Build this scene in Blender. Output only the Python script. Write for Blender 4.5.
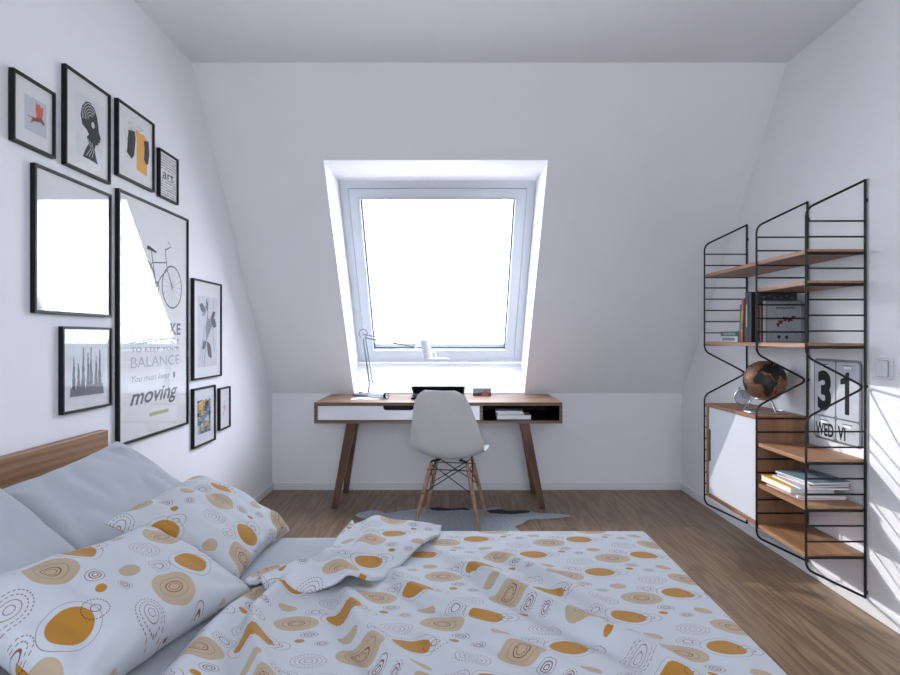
import bpy, bmesh, math, random
from math import sin, cos, pi, radians, sqrt, exp
from mathutils import Vector, Matrix, noise
for o in list(bpy.data.objects): bpy.data.objects.remove(o)
S = bpy.context.scene; C = S.collection
# ---------------------------------------------------------------- camera, world, sun, exposure
cam_d = bpy.data.cameras.new('camera'); cam = bpy.data.objects.new('camera', cam_d); C.objects.link(cam)
cam.location = (0, 0, 1.2); cam.rotation_euler = (pi/2, 0, 0)
cam_d.sensor_width = 36; cam_d.lens = 24; cam_d.clip_start = 0.05
S.camera = cam
S.view_settings.view_transform = 'Standard'; S.view_settings.look = 'None'
S.view_settings.gamma = 1; S.view_settings.use_curve_mapping = False
S.view_settings.exposure = 0.77
SKY = 10.0; SUN = 1.7
w = bpy.data.worlds.new('world'); S.world = w; w.use_nodes = True
wn = w.node_tree.nodes; wl = w.node_tree.links
_tc = wn.new('ShaderNodeTexCoord'); _sp = wn.new('ShaderNodeSeparateXYZ'); wl.new(_tc.outputs['Generated'], _sp.inputs[0])
_rm = wn.new('ShaderNodeValToRGB'); _mr = wn.new('ShaderNodeMapRange'); _mr.inputs[1].default_value = -1; wl.new(_sp.outputs[2], _mr.inputs[0]); wl.new(_mr.outputs[0], _rm.inputs[0])
_rm.color_ramp.elements[0].position = .47; _rm.color_ramp.elements[0].color = (.68, .71, .74, 1)      # brightness below the horizon, added to light the ceiling
_rm.color_ramp.elements[1].position = .53; _rm.color_ramp.elements[1].color = (.72, .78, .87, 1)
wl.new(_rm.outputs[0], wn['Background'].inputs[0])
wn['Background'].inputs[1].default_value = SKY
sd = bpy.data.lights.new('sun', 'SUN'); sd.energy = SUN; sd.angle = radians(0.5); sd.color = (1, 0.95, 0.88)
sun = bpy.data.objects.new('sun', sd); C.objects.link(sun)
sun.rotation_euler = Vector((1, -0.95, -0.62)).to_track_quat('-Z', 'Y').to_euler()
sun.location = (-3, 7, 5)
def portal(loc, nrm, sx, sy):
    d = bpy.data.lights.new('window_portal', 'AREA'); d.shape = 'RECTANGLE'; d.size = sx; d.size_y = sy
    d.cycles.is_portal = True
    o = bpy.data.objects.new('window_portal', d); C.objects.link(o); o.location = loc
    o.rotation_euler = Vector(nrm).to_track_quat('-Z', 'Y').to_euler()

# ---------------------------------------------------------------- helpers
def nm(o, label=None, cat=None, group=None, kind=None):
    if label: o['label'] = label
    if cat: o['category'] = cat
    if group: o['group'] = group
    if kind: o['kind'] = kind
    return o
def thing(name, label, cat, loc=(0,0,0), rot=(0,0,0), group=None):
    o = bpy.data.objects.new(name, None); C.objects.link(o); o.empty_display_size = .05
    o.location = loc; o.rotation_euler = rot
    return nm(o, label, cat, group)
def obj(name, bm, mat, parent=None, smooth=False, bev=0, sub=0, world=False, seg=2, angle=None):
    if world and parent is not None:
        bmesh.ops.transform(bm, matrix=parent_matrix(parent).inverted(), verts=bm.verts)
    bmesh.ops.recalc_face_normals(bm, faces=bm.faces)
    me = bpy.data.meshes.new(name); bm.to_mesh(me); bm.free()
    for m in (mat if isinstance(mat, (list, tuple)) else [mat]): me.materials.append(m)
    o = bpy.data.objects.new(name, me); C.objects.link(o); o.parent = parent
    if smooth: me.shade_smooth()
    if angle: me.set_sharp_from_angle(angle=radians(angle))
    if bev:
        b = o.modifiers.new('bevel', 'BEVEL'); b.width = bev; b.segments = seg; b.limit_method = 'ANGLE'
    if sub:
        s = o.modifiers.new('sub', 'SUBSURF'); s.levels = sub; s.render_levels = sub
    return o
def parent_matrix(p):
    m = Matrix.LocRotScale(p.location, p.rotation_euler, p.scale)
    return parent_matrix(p.parent) @ m if p.parent else m
def BM(): return bmesh.new()
def box(bm, x0, x1, y0, y1, z0, z1, mi=0, M=None):
    v = [bm.verts.new((x, y, z)) for z in (z0, z1) for y in (y0, y1) for x in (x0, x1)]
    if M is not None:
        for q in v: q.co = M @ q.co
    for f in ((0,1,3,2),(4,6,7,5),(0,4,5,1),(2,3,7,6),(0,2,6,4),(1,5,7,3)):
        bm.faces.new([v[i] for i in f]).material_index = mi
    return v
def prism(bm, poly, a, b, ax='z', mi=0, M=None):
    def P(p, t):
        q = Vector((p[0], p[1], t)) if ax == 'z' else (Vector((t, p[0], p[1])) if ax == 'x' else Vector((p[0], t, p[1])))
        return M @ q if M is not None else q
    A = [bm.verts.new(P(p, a)) for p in poly]; B = [bm.verts.new(P(p, b)) for p in poly]
    n = len(poly)
    fs = [bm.faces.new(A), bm.faces.new(B)]
    for i in range(n): fs.append(bm.faces.new((A[i], A[(i+1) % n], B[(i+1) % n], B[i])))
    for f in fs: f.material_index = mi
def tube(bm, pts, r, n=8, mi=0, caps=True, closed=False):
    pts = [Vector(p) for p in pts]; N = len(pts)
    rr = r if isinstance(r, (list, tuple)) else [r]*N
    rings = []; up = None
    for i, p in enumerate(pts):
        a = pts[i-1] if (i > 0 or closed) else None; b = pts[(i+1) % N] if (i < N-1 or closed) else None
        d1 = (p-a).normalized() if a is not None else None; d2 = (b-p).normalized() if b is not None else None
        t = (d1+d2).normalized() if (d1 is not None and d2 is not None) else (d1 if d1 is not None else d2)
        if up is None:
            up = Vector((0,0,1)) if abs(t.z) < .9 else Vector((1,0,0))
        s = t.cross(up).normalized(); up = s.cross(t).normalized()
        k = 1.0
        if d1 is not None and d2 is not None:
            c = max(.35, sqrt(max(0, (1+d1.dot(d2))/2))); k = 1/c
            bis = (d2-d1)
        ring = []
        for j in range(n):
            an = 2*pi*j/n; off = (s*cos(an)+up*sin(an))*rr[i]
            if k > 1.001 and bis.length > 1e-6:
                bn = bis.normalized(); off += bn*off.dot(bn)*(k-1)
            ring.append(bm.verts.new(p+off))
        rings.append(ring)
    m = N if closed else N-1
    for i in range(m):
        A = rings[i]; B = rings[(i+1) % N]
        for j in range(n):
            bm.faces.new((A[j], A[(j+1) % n], B[(j+1) % n], B[j])).material_index = mi
    if caps and not closed:
        bm.faces.new(rings[0]).material_index = mi; bm.faces.new(rings[-1]).material_index = mi
def lathe(bm, prof, M=None, n=32, mi=0, cap=True):
    M = M or Matrix(); rings = []
    for r, z in prof:
        if r < 1e-5: rings.append([bm.verts.new(M @ Vector((0,0,z)))])
        else: rings.append([bm.verts.new(M @ Vector((r*cos(2*pi*j/n), r*sin(2*pi*j/n), z))) for j in range(n)])
    for A, B in zip(rings, rings[1:]):
        if len(A) == 1 and len(B) == 1: continue
        for j in range(n):
            k = (j+1) % n
            if len(A) == 1: f = bm.faces.new((A[0], B[j], B[k]))
            elif len(B) == 1: f = bm.faces.new((A[j], A[k], B[0]))
            else: f = bm.faces.new((A[j], A[k], B[k], B[j]))
            f.material_index = mi
    if cap:
        for R in (rings[0], rings[-1]):
            if len(R) > 1: bm.faces.new(R).material_index = mi
def rrect(x0, x1, y0, y1, r, n=5):
    P = []
    for cx, cy, a0 in ((x1-r, y1-r, 0), (x0+r, y1-r, 90), (x0+r, y0+r, 180), (x1-r, y0+r, 270)):
        for i in range(n+1):
            a = radians(a0+90*i/n); P.append((cx+r*cos(a), cy+r*sin(a)))
    return P
def bend(pts, r, n=4):
    """round the inner corners of a polyline"""
    pts = [Vector(p) for p in pts]; out = [pts[0]]
    for i in range(1, len(pts)-1):
        a, p, b = pts[i-1], pts[i], pts[i+1]
        q0 = p+(a-p).normalized()*r; q1 = p+(b-p).normalized()*r
        for k in range(n+1):
            t = k/n; out.append(q0*(1-t)**2+p*2*t*(1-t)+q1*t*t)
    out.append(pts[-1]); return out
def frame4(bm, x0, x1, y0, y1, w, z0, z1, mi=0):
    o = [(x0,y0),(x1,y0),(x1,y1),(x0,y1)]; i = [(x0+w,y0+w),(x1-w,y0+w),(x1-w,y1-w),(x0+w,y1-w)]
    V = [[bm.verts.new((p[0], p[1], z)) for p in q] for q in (o, i) for z in (z0, z1)]
    o0, o1, i0, i1 = V
    for k in range(4):
        l = (k+1) % 4
        for f in ((o0[k],o0[l],i0[l],i0[k]),(o1[k],o1[l],i1[l],i1[k]),(o0[k],o0[l],o1[l],o1[k]),(i0[k],i0[l],i1[l],i1[k])):
            bm.faces.new(f).material_index = mi
def poly(bm, pts, z=0, mi=0, M=None):
    v = [bm.verts.new((M @ Vector((p[0], p[1], z))) if M is not None else (p[0], p[1], z)) for p in pts]
    f = bm.faces.new(v); f.material_index = mi; return f
def text_mesh(name, body, x, y, wd, ht, z, mat, parent, shear=0, bold=0, depth=.0006, world=False, keep=False):
    cu = bpy.data.curves.new('txt', 'FONT'); cu.body = body; cu.size = 1; cu.offset = bold; cu.extrude = 0; cu.resolution_u = 6; cu.shear = shear
    t = bpy.data.objects.new('txt', cu); C.objects.link(t)
    dg = bpy.context.evaluated_depsgraph_get(); me = bpy.data.meshes.new_from_object(t.evaluated_get(dg))
    bpy.data.objects.remove(t); bpy.data.curves.remove(cu)
    me.name = name
    xs = [v.co.x for v in me.vertices]; ys = [v.co.y for v in me.vertices]
    sx = wd/(max(xs)-min(xs)); sy = ht/(max(ys)-min(ys))
    if keep: sx = sy = min(sx, sy)
    mx, my = min(xs), min(ys)
    for v in me.vertices: v.co = ((v.co.x-mx)*sx+x, (v.co.y-my)*sy+y, z)
    me.materials.clear(); me.materials.append(mat)
    o = bpy.data.objects.new(name, me); C.objects.link(o); o.parent = parent
    return o
# ---------------------------------------------------------------- materials
class NT:
    def __init__(s, name):
        s.m = bpy.data.materials.new(name); s.m.use_nodes = True
        s.t = s.m.node_tree; s.n = s.t.nodes; s.l = s.t.links; s.b = s.n['Principled BSDF']
    def new(s, typ, **k):
        q = s.n.new(typ)
        for a, v in k.items(): setattr(q, a, v)
        return q
    def link(s, a, b): s.l.new(a, b)
    def math(s, op, a, b=None, c=None, clamp=False):
        q = s.n.new('ShaderNodeMath'); q.operation = op; q.use_clamp = clamp
        for i, v in enumerate((a, b, c)):
            if v is None: continue
            if isinstance(v, (int, float)): q.inputs[i].default_value = v
            else: s.l.new(v, q.inputs[i])
        return q.outputs[0]
    def vmath(s, op, a, b=None, c=None):
        q = s.n.new('ShaderNodeVectorMath'); q.operation = op
        for i, v in enumerate((a, b, c)):
            if v is None: continue
            if isinstance(v, (tuple, list)): q.inputs[i].default_value = v
            else: s.l.new(v, q.inputs[i])
        return q.outputs['Value'] if op in ('LENGTH', 'DOT_PRODUCT') else q.outputs['Vector']
    def mix(s, f, a, b):
        q = s.n.new('ShaderNodeMix'); q.data_type = 'RGBA'
        for i, v in ((0, f), (6, a), (7, b)):
            if isinstance(v, (int, float)): q.inputs[i].default_value = v
            elif isinstance(v, (tuple, list)): q.inputs[i].default_value = (*v[:3], 1)
            else: s.l.new(v, q.inputs[i])
        return q.outputs[2]
    def coord(s, kind='Object', scale=(1,1,1)):
        tc = s.n.new('ShaderNodeTexCoord'); mp = s.n.new('ShaderNodeMapping'); mp.inputs['Scale'].default_value = scale
        s.l.new(tc.outputs[kind], mp.inputs[0]); return mp.outputs[0]
    def noise(s, vec, scale, detail=4, rough=.5, out='Fac'):
        q = s.n.new('ShaderNodeTexNoise'); q.inputs['Scale'].default_value = scale; q.inputs['Detail'].default_value = detail
        q.inputs['Roughness'].default_value = rough
        if vec is not None: s.l.new(vec, q.inputs['Vector'])
        return q.outputs[out]
    def ramp(s, f, stops):
        q = s.n.new('ShaderNodeValToRGB'); e = q.color_ramp.elements
        while len(e) < len(stops): e.new(.5)
        for i, (p, c) in enumerate(stops): e[i].position = p; e[i].color = (*c, 1)
        s.l.new(f, q.inputs[0]); return q.outputs[0]
    def bump(s, h, strength=.2, dist=.01):
        q = s.n.new('ShaderNodeBump'); q.inputs['Strength'].default_value = strength; q.inputs['Distance'].default_value = dist
        s.l.new(h, q.inputs['Height']); s.l.new(q.outputs[0], s.b.inputs['Normal'])
def mat(name, col, rough=.5, metal=0, spec=.5, var=.04, vs=30, coat=0, bump=0, bs=200):
    t = NT(name); b = t.b
    v = t.noise(t.coord(), vs, 3)
    lo = tuple(c*(1-var) for c in col); hi = tuple(min(1, c*(1+var)) for c in col)
    t.link(t.ramp(v, [(.3, lo), (.7, hi)]), b.inputs['Base Color'])
    b.inputs['Roughness'].default_value = rough; b.inputs['Metallic'].default_value = metal
    b.inputs['Specular IOR Level'].default_value = spec; b.inputs['Coat Weight'].default_value = coat
    if bump: t.bump(t.noise(t.coord(), bs, 3), bump, .002)
    return t.m
def srgb(r, g, b):
    f = lambda c: (c/255/12.92) if c/255 <= .04045 else ((c/255+.055)/1.055)**2.4
    return (f(r), f(g), f(b))
def wood(name, dark, light, axis='y', rough=.45, sc=1.0, bump=.15):
    t = NT(name)
    sca = {'x': (1.2, 14, 14), 'y': (14, 1.2, 14), 'z': (14, 14, 1.2)}[axis]
    sca = tuple(a*sc for a in sca)
    v = t.coord('Object', sca)
    n1 = t.noise(v, 1.6, 5, .6); 
    wv = t.new('ShaderNodeTexWave', wave_type='RINGS'); wv.inputs['Scale'].default_value = .8; wv.inputs['Distortion'].default_value = 5
    wv.inputs['Detail'].default_value = 3; t.link(v, wv.inputs['Vector'])
    n2 = t.noise(v, 9, 3, .6)
    f = t.math('ADD', t.math('MULTIPLY', n1, .5), t.math('ADD', t.math('MULTIPLY', wv.outputs['Fac'], .22), t.math('MULTIPLY', n2, .28)))
    t.link(t.ramp(f, [(.3, dark), (.72, light)]), t.b.inputs['Base Color'])
    t.b.inputs['Roughness'].default_value = rough; t.bump(f, bump, .002)
    return t.m
M = {}
M['wall'] = mat('wall_paint', srgb(241, 241, 245), .85, spec=.25, var=.012, vs=3, bump=.06, bs=350)
M['ceiling'] = mat('ceiling_paint', srgb(243, 243, 247), .9, spec=.2, var=.012, vs=3)
M['trim'] = mat('trim_white', srgb(232, 233, 236), .4, var=.01)
M['frame_white'] = mat('window_white', srgb(206, 211, 219), .35, var=.01)
M['black'] = mat('black_lacquer', (.008, .008, .009), .5, var=.2, spec=.25)
M['wire'] = mat('black_wire', (.010, .010, .011), .45, var=.2, spec=.3)
M['rubber'] = mat('dark_gasket', (.06, .065, .07), .6)
M['chrome'] = mat('chrome', (.75, .76, .78), .18, metal=1, var=.03)
M['steel'] = mat('steel', (.55, .56, .58), .3, metal=1, var=.03)
M['plastic_white'] = mat('white_plastic', srgb(222, 222, 226), .32, var=.01)
M['chair_shell'] = mat('shell_plastic', srgb(206, 205, 205), .38, var=.015)
M['lamp_white'] = mat('lamp_enamel', srgb(196, 200, 208), .3, var=.01)
M['drawer_white'] = mat('drawer_white', srgb(226, 228, 234), .4, var=.01)
M['door_white'] = mat('door_white', srgb(204, 208, 216), .45, var=.01)
M['paper'] = mat('paper', srgb(232, 232, 234), .7, var=.015)
M['ink'] = mat('ink', (.012, .013, .015), .7, var=.1, spec=.2)
M['ink_grey'] = mat('grey_ink', srgb(130, 134, 142), .6)
M['walnut_x'] = wood('walnut_desk', srgb(84, 60, 43), srgb(136, 101, 75), 'x')
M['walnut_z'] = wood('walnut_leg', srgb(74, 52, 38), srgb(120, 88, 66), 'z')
M['oak_y'] = wood('oak_shelf', srgb(138, 98, 70), srgb(180, 136, 102), 'y')
M['oak_z'] = wood('oak_panel', srgb(124, 86, 60), srgb(164, 120, 88), 'z')
M['head_y'] = wood('headboard_wood', srgb(132, 94, 64), srgb(170, 128, 94), 'y')
M['beech'] = wood('beech_leg', srgb(150, 112, 84), srgb(190, 148, 116), 'z', sc=2)
# floor: long boards running away from the camera
def floor_mat():
    t = NT('oak_floorboards')
    tc = t.new('ShaderNodeTexCoord'); sep = t.new('ShaderNodeSeparateXYZ'); t.link(tc.outputs['Object'], sep.inputs[0])
    cmb = t.new('ShaderNodeCombineXYZ'); t.link(sep.outputs[1], cmb.inputs[0]); t.link(sep.outputs[0], cmb.inputs[1])
    br = t.new('ShaderNodeTexBrick'); br.offset = .37; t.link(cmb.outputs[0], br.inputs['Vector'])
    for k, v in (('Scale', 1), ('Mortar Size', .0016), ('Brick Width', 1.9), ('Row Height', .19), ('Bias', 0), ('Mortar Smooth', .2)): br.inputs[k].default_value = v
    br.inputs['Color1'].default_value = (0, 0, 0, 1); br.inputs['Color2'].default_value = (1, 1, 1, 1); br.inputs['Mortar'].default_value = (.5, .5, .5, 1)
    # per board id: shifts the grain
    off = t.vmath('SCALE', br.outputs['Color']); off.node.inputs['Scale'].default_value = 7.3
    p = t.vmath('ADD', tc.outputs['Object'], off)
    v1 = t.vmath('MULTIPLY', p, (6, .55, 1)); v2 = t.vmath('MULTIPLY', p, (70, 1.6, 1))
    big = t.noise(v1, .9, 3, .5)
    rings = t.math('SINE', t.math('MULTIPLY', big, 75))
    rings = t.math('MULTIPLY_ADD', rings, .5, .5)
    fine = t.noise(v2, 1.5, 5, .65)
    f = t.math('ADD', t.math('MULTIPLY', rings, .2), t.math('MULTIPLY', fine, .8))
    col = t.ramp(f, [(.22, srgb(96, 77, 60)), (.5, srgb(136, 111, 88)), (.78, srgb(164, 139, 112))])
    tint = t.ramp(br.outputs['Color'], [(0, (.86, .85, .84)), (1, (1.08, 1.07, 1.06))])
    mul = t.new('ShaderNodeMix', data_type='RGBA', blend_type='MULTIPLY'); mul.inputs[0].default_value = 1
    t.link(col, mul.inputs[6]); t.link(tint, mul.inputs[7])
    c2 = t.mix(br.outputs['Fac'], mul.outputs[2], (.07, .05, .035))
    t.link(c2, t.b.inputs['Base Color'])
    t.link(t.math('MULTIPLY_ADD', fine, .25, .32), t.b.inputs['Roughness'])
    t.bump(t.math('SUBTRACT', f, t.math('MULTIPLY', br.outputs['Fac'], 2)), .12, .002)
    return t.m
M['floor'] = floor_mat()
def glass_mat(name, tint=(1,1,1), ior=1.5, rough=.012):
    t = NT(name); t.n.remove(t.b)
    out = [n for n in t.n if n.type == 'OUTPUT_MATERIAL'][0]
    tr = t.new('ShaderNodeBsdfTransparent'); tr.inputs[0].default_value = (*tint, 1)
    gl = t.new('ShaderNodeBsdfGlossy'); gl.inputs['Roughness'].default_value = rough
    fr = t.new('ShaderNodeFresnel'); ge = t.new('ShaderNodeNewGeometry'); t.link(t.math('MULTIPLY_ADD', ge.outputs['Backfacing'], 1/ior-ior, ior), fr.inputs[0])
    mx = t.new('ShaderNodeMixShader'); t.link(fr.outputs[0], mx.inputs[0]); t.link(tr.outputs[0], mx.inputs[1]); t.link(gl.outputs[0], mx.inputs[2])
    t.link(mx.outputs[0], out.inputs[0]); return t.m
M['glass'] = glass_mat('window_glass', (.97, .98, .99), 1.35)
M['pic_glass'] = glass_mat('picture_glass', (1, 1, 1), 1.27, .03)
def fabric(name, col, var=.05, crumple=.25):
    t = NT(name)
    n = t.noise(t.coord(), 6, 3); t.link(t.ramp(n, [(.3, tuple(c*(1-var) for c in col)), (.7, col)]), t.b.inputs['Base Color'])
    t.b.inputs['Roughness'].default_value = .9; t.b.inputs['Specular IOR Level'].default_value = .15
    t.b.inputs['Sheen Weight'].default_value = .15
    h = t.math('ADD', t.math('MULTIPLY', t.noise(t.coord(), 7, 4, .55), 1.0), t.math('MULTIPLY', t.noise(t.coord(), 900, 1), .03))
    t.bump(h, crumple, .02)
    return t.m
M['sheet'] = fabric('pale_cotton', srgb(176, 181, 188))
M['mattress'] = fabric('mattress_cotton', srgb(214, 216, 222))
def pattern_mat():
    """white cotton printed with ochre and beige discs and brown rings, laid out on the cloth's own coordinates (metres)"""
    t = NT('printed_cotton'); W, H = .35, .285
    uv = t.new('ShaderNodeUVMap').outputs[0]
    sep = t.new('ShaderNodeSeparateXYZ'); t.link(uv, sep.inputs[0])
    u = t.math('DIVIDE', sep.outputs[0], W); v = t.math('DIVIDE', sep.outputs[1], H)
    cb = t.new('ShaderNodeCombineXYZ'); t.link(t.math('ADD', u, v), cb.inputs[0]); t.link(t.math('SUBTRACT', u, v), cb.inputs[1])
    p = cb.outputs[0]
    def loc(x, y):
        a, b = x/W, y/H
        q = t.vmath('WRAP', t.vmath('SUBTRACT', p, (a+b, a-b, 0)), (.5, .5, 1), (-.5, -.5, -1))
        dx = t.vmath('DOT_PRODUCT', q, (W/2, W/2, 0)); dy = t.vmath('DOT_PRODUCT', q, (H/2, -H/2, 0))
        dy = t.math('MULTIPLY', dy, 1.42)
        return dx, dy, t.math('SQRT', t.math('ADD', t.math('MULTIPLY', dx, dx), t.math('MULTIPLY', dy, dy)))
    def soft(x, lo, hi):      # 1 below lo, 0 above hi
        q = t.new('ShaderNodeMapRange'); t.link(x, q.inputs[0]); q.inputs[1].default_value = lo; q.inputs[2].default_value = hi
        q.inputs[3].default_value = 1; q.inputs[4].default_value = 0; return q.outputs[0]
    def disc(d, r): return soft(d, r-.0006, r+.0006)
    def ring(d, r, w): return soft(t.math('ABSOLUTE', t.math('SUBTRACT', d, r)), w*.6, w*1.2)
    def dash(dx, dy, n): return t.math('GREATER_THAN', t.math('SINE', t.math('MULTIPLY', t.math('ARCTAN2', dy, dx), n)), -.35)
    def mx(*a):
        r = a[0]
        for b in a[1:]: r = t.math('MAXIMUM', r, b)
        return r
    A = loc(0, 0); Bc = loc(-.108, -.033); Cc = loc(.026, -.100); D = loc(.095, .026)
    E = loc(.054, .0); F = loc(.135, -.058); G = loc(.100, -.116); Hh = loc(-.064, -.088); J = loc(-.026, -.128)
    dsh = lambda L_, r, w_, n_: t.math('MULTIPLY', ring(L_[2], r, w_), dash(L_[0], L_[1], n_))
    tan = mx(disc(Bc[2], .054), disc(Cc[2], .023))
    och = mx(disc(A[2], .043), disc(D[2], .0115))
    brown = mx(ring(Bc[2], .019, .0014), dsh(Bc, .012, .0014, 14), ring(G[2], .011, .0013), ring(Hh[2], .012, .0014), ring(Hh[2], .006, .0013),
               ring(J[2], .006, .0012), ring(J[2], .011, .0011), dsh(E, .027, .0012, 26), ring(E[2], .010, .0011))
    lines = mx(dsh(F, .038, .0013, 30), dsh(F, .029, .0012, 22), ring(F[2], .019, .0010), ring(F[2], .009, .0010), dsh(G, .026, .0012, 22), dsh(G, .018, .0011, 18),
               ring(Hh[2], .020, .0010), dsh(J, .017, .0010, 16), ring(A[2], .056, .0007), ring(Bc[2], .033, .0007))
    c = t.mix(t.math('MULTIPLY', tan, .9), srgb(195, 199, 205), srgb(180, 158, 128))
    c = t.mix(t.math('MULTIPLY', och, .95), c, srgb(174, 119, 14))
    c = t.mix(t.math('MULTIPLY', lines, .85), c, srgb(128, 96, 74))
    c = t.mix(t.math('MULTIPLY', brown, .9), c, srgb(112, 44, 12))
    t.link(c, t.b.inputs['Base Color'])
    t.b.inputs['Roughness'].default_value = .9; t.b.inputs['Specular IOR Level'].default_value = .12; t.b.inputs['Sheen Weight'].default_value = .12
    t.bump(t.noise(t.coord(), 9, 3, .5), .18, .012)
    return t.m
M['print'] = pattern_mat()
_cm = {}
def cmat(r, g, b, rough=.55, nmx='colour'):
    k = (r, g, b, rough)
    if k not in _cm: _cm[k] = mat('%s_%d_%d_%d' % (nmx, r, g, b), srgb(r, g, b), rough, var=.04)
    return _cm[k]

# ---------------------------------------------------------------- the room
XL, XR, YF, YC, ZK, ZC = -1.40, 1.826, 4.724, 3.252, .76, 2.69
YN, YNC = -2.47, -1.0
prof = [(YN, 0), (YF, 0), (YF, ZK), (YC, ZC), (YNC, ZC), (YN, ZK)]
cy, cz = 1.1, 1.2
def side(name, x0, x1):
    bm = BM()
    big = [(cy+(y-cy)*1.08, cz+(z-cz)*1.15) for y, z in prof]
    prism(bm, big, x0, x1, 'x'); return nm(obj(name, bm, M['wall']), 'smooth white painted %s side wall' % name.split('_')[1], 'wall', kind='structure')
side('wall_left', XL-.12, XL); side('wall_right', XR, XR+.12)
def slab(name, x0, x1, y0, y1, z0, z1, m, label, cat):
    bm = BM(); box(bm, x0, x1, y0, y1, z0, z1); return nm(obj(name, bm, m), label, cat, kind='structure')
slab('floor', XL, XR, YN-.1, YF+.1, -.1, 0, M['floor'], 'brown oak floor boards running away under the bed', 'floor')
slab('wall_far', XL, XR, YF, YF+.1, 0, ZK, M['wall'], 'low white knee wall behind the desk', 'wall')
slab('wall_near', XL, XR, YN-.1, YN, 0, ZK, M['wall'], 'low white knee wall on the near side of the room', 'wall')
slab('ceiling', XL, XR, YNC, YC, ZC, ZC+.1, M['ceiling'], 'flat white ceiling', 'ceiling')
def slope(name, yb, yt, hx0, hx1, hzt, win_top, win_bot, label):
    """sloped wall from (yb, ZK) up to (yt, ZC) with a window opening; win_* = (y, z) of the window plane at top and bottom"""
    bm = BM(); sg = 1 if yb > yt else -1
    k = (yt-yb)/(ZC-ZK); yz = lambda z: yb+(z-ZK)*k
    wt, wb = Vector((0, *win_top)), Vector((0, *win_bot)); t = (wt-wb).normalized(); n = Vector((0, sg*t.z, abs(t.y)))
    hb = ZK+.004
    inn = [Vector((XL, yz(ZK), ZK)), Vector((XR, yz(ZK), ZK)), Vector((XR, yz(ZC), ZC)), Vector((XL, yz(ZC), ZC))]
    hin = [Vector((hx0, yz(hb), hb)), Vector((hx1, yz(hb), hb)), Vector((hx1, yz(hzt), hzt)), Vector((hx0, yz(hzt), hzt))]
    e = .012
    hmid = [Vector((hx0, wb.y, wb.z)), Vector((hx1, wb.y, wb.z)), Vector((hx1, wt.y, wt.z)), Vector((hx0, wt.y, wt.z))]
    q = n*.10
    hout = [hmid[0]+q-t*.05, hmid[1]+q-t*.05, hmid[2]+q+t*.05, hmid[3]+q+t*.05]
    q2 = n*.36
    out = [inn[0]+q2-t*.02, inn[1]+q2-t*.02, inn[2]+q2+t*.1, inn[3]+q2+t*.1]
    R = [[bm.verts.new(v) for v in r] for r in (inn, hin, hmid, hout, out)]
    for A, B in zip(R, R[1:]+R[:1]):
        for i in range(4):
            j = (i+1) % 4; bm.faces.new((A[i], A[j], B[j], B[i]))
    nm(obj(name, bm, M['wall']), label, 'wall', kind='structure')
    return wt, wb, t, n
WX0, WX1 = -.755, .585
wt, wb, tt, nn = slope('wall_slope', YF, YC, WX0, WX1, 2.259, (4.054, 2.262), (4.959, .99), 'white sloping wall with a deep skylight opening')
NX0, NX1 = -.62, 1.02
wt2, wb2, tt2, nn2 = slope('wall_slope_near', YN, YNC, NX0, NX1, 2.45, (-1.56, 2.46), (-2.70, .99), 'white sloping wall on the near side of the room')
# sill of the roof opening is part of the slope; window built in its own frame: x across, y up the slope, z into the room
def window(name, x0, x1, wb, wt, tt, nn, label, mull=False):
    L = (wt-wb).length; w2 = (x1-x0)
    X = Vector((1, 0, 0)); Y = tt; Z = X.cross(Y)
    if Z.dot(nn) > 0: X = -X; Z = X.cross(Y)
    org = Vector(((x0+x1)/2, wb.y, wb.z)); R = Matrix((X, Y, Z)).transposed()
    e = bpy.data.objects.new(name, None); C.objects.link(e); e.location = org; e.rotation_euler = R.to_euler(); nm(e, label, 'window', kind='structure')
    h = w2/2-.001
    bm = BM(); frame4(bm, -h, h, .001, L-.001, .058, -.09, -.004); obj('window_frame', bm, M['frame_white'], e, bev=.003)
    g = .061
    bm = BM(); frame4(bm, -h+g, h-g, g, L-g, .074, -.08, .004); 
    frame4(bm, -h+g+.066, h-g-.066, g+.066, L-g-.066, .008, .004, .012)
    sa = obj('sash', bm, M['frame_white'], e, bev=.003)
    i = g+.0745
    for q in ((-h+i, -h+i+.009, i, L-i, -.07, -.015), (h-i-.009, h-i, i, L-i, -.07, -.015), (-h+i+.009, h-i-.009, i, i+.012, -.07, -.02), (-h+i+.009, h-i-.009, L-i-.006, L-i, -.07, -.03)):
        bm = BM(); box(bm, *q); obj('gasket', bm, M['rubber'], sa)
    bm = BM(); box(bm, -h+i+.001, h-i-.001, i+.001, L-i-.001, -.052, -.048); obj('glass_pane', bm, M['glass'], e)
    if mull:
        bm = BM(); box(bm, -.03, .03, i, L-i, -.07, .0); obj('mullion', bm, M['frame_white'], e, bev=.003)
    c = org+Y*(L/2)-Z*.12
    portal(c, Z, w2, L)
    return e
window('window_1', WX0, WX1, wb, wt, tt, nn, 'white framed roof window glowing over the desk')
window('window_fill', NX0, NX1, wb2, wt2, tt2, nn2, 'white framed unseen roof window added on the near side for fill light', mull=True)  # unseen window added behind the camera, sized for fill light
def board(name, x0, x1, y0, y1, lab):
    bm = BM(); box(bm, x0, x1, y0, y1, 0.0005, .06); nm(obj(name, bm, M['trim'], bev=.004), lab, 'baseboard', kind='structure')
board('baseboard_far', XL+.012, XR-.012, YF-.012, YF, 'white baseboard along the knee wall under the desk')
board('baseboard_left', XL, XL+.012, YN, YF-.0005, 'white baseboard along the left wall')
board('baseboard_right', XR-.012, XR, YN, YF-.0005, 'white baseboard along the right wall')
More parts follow.
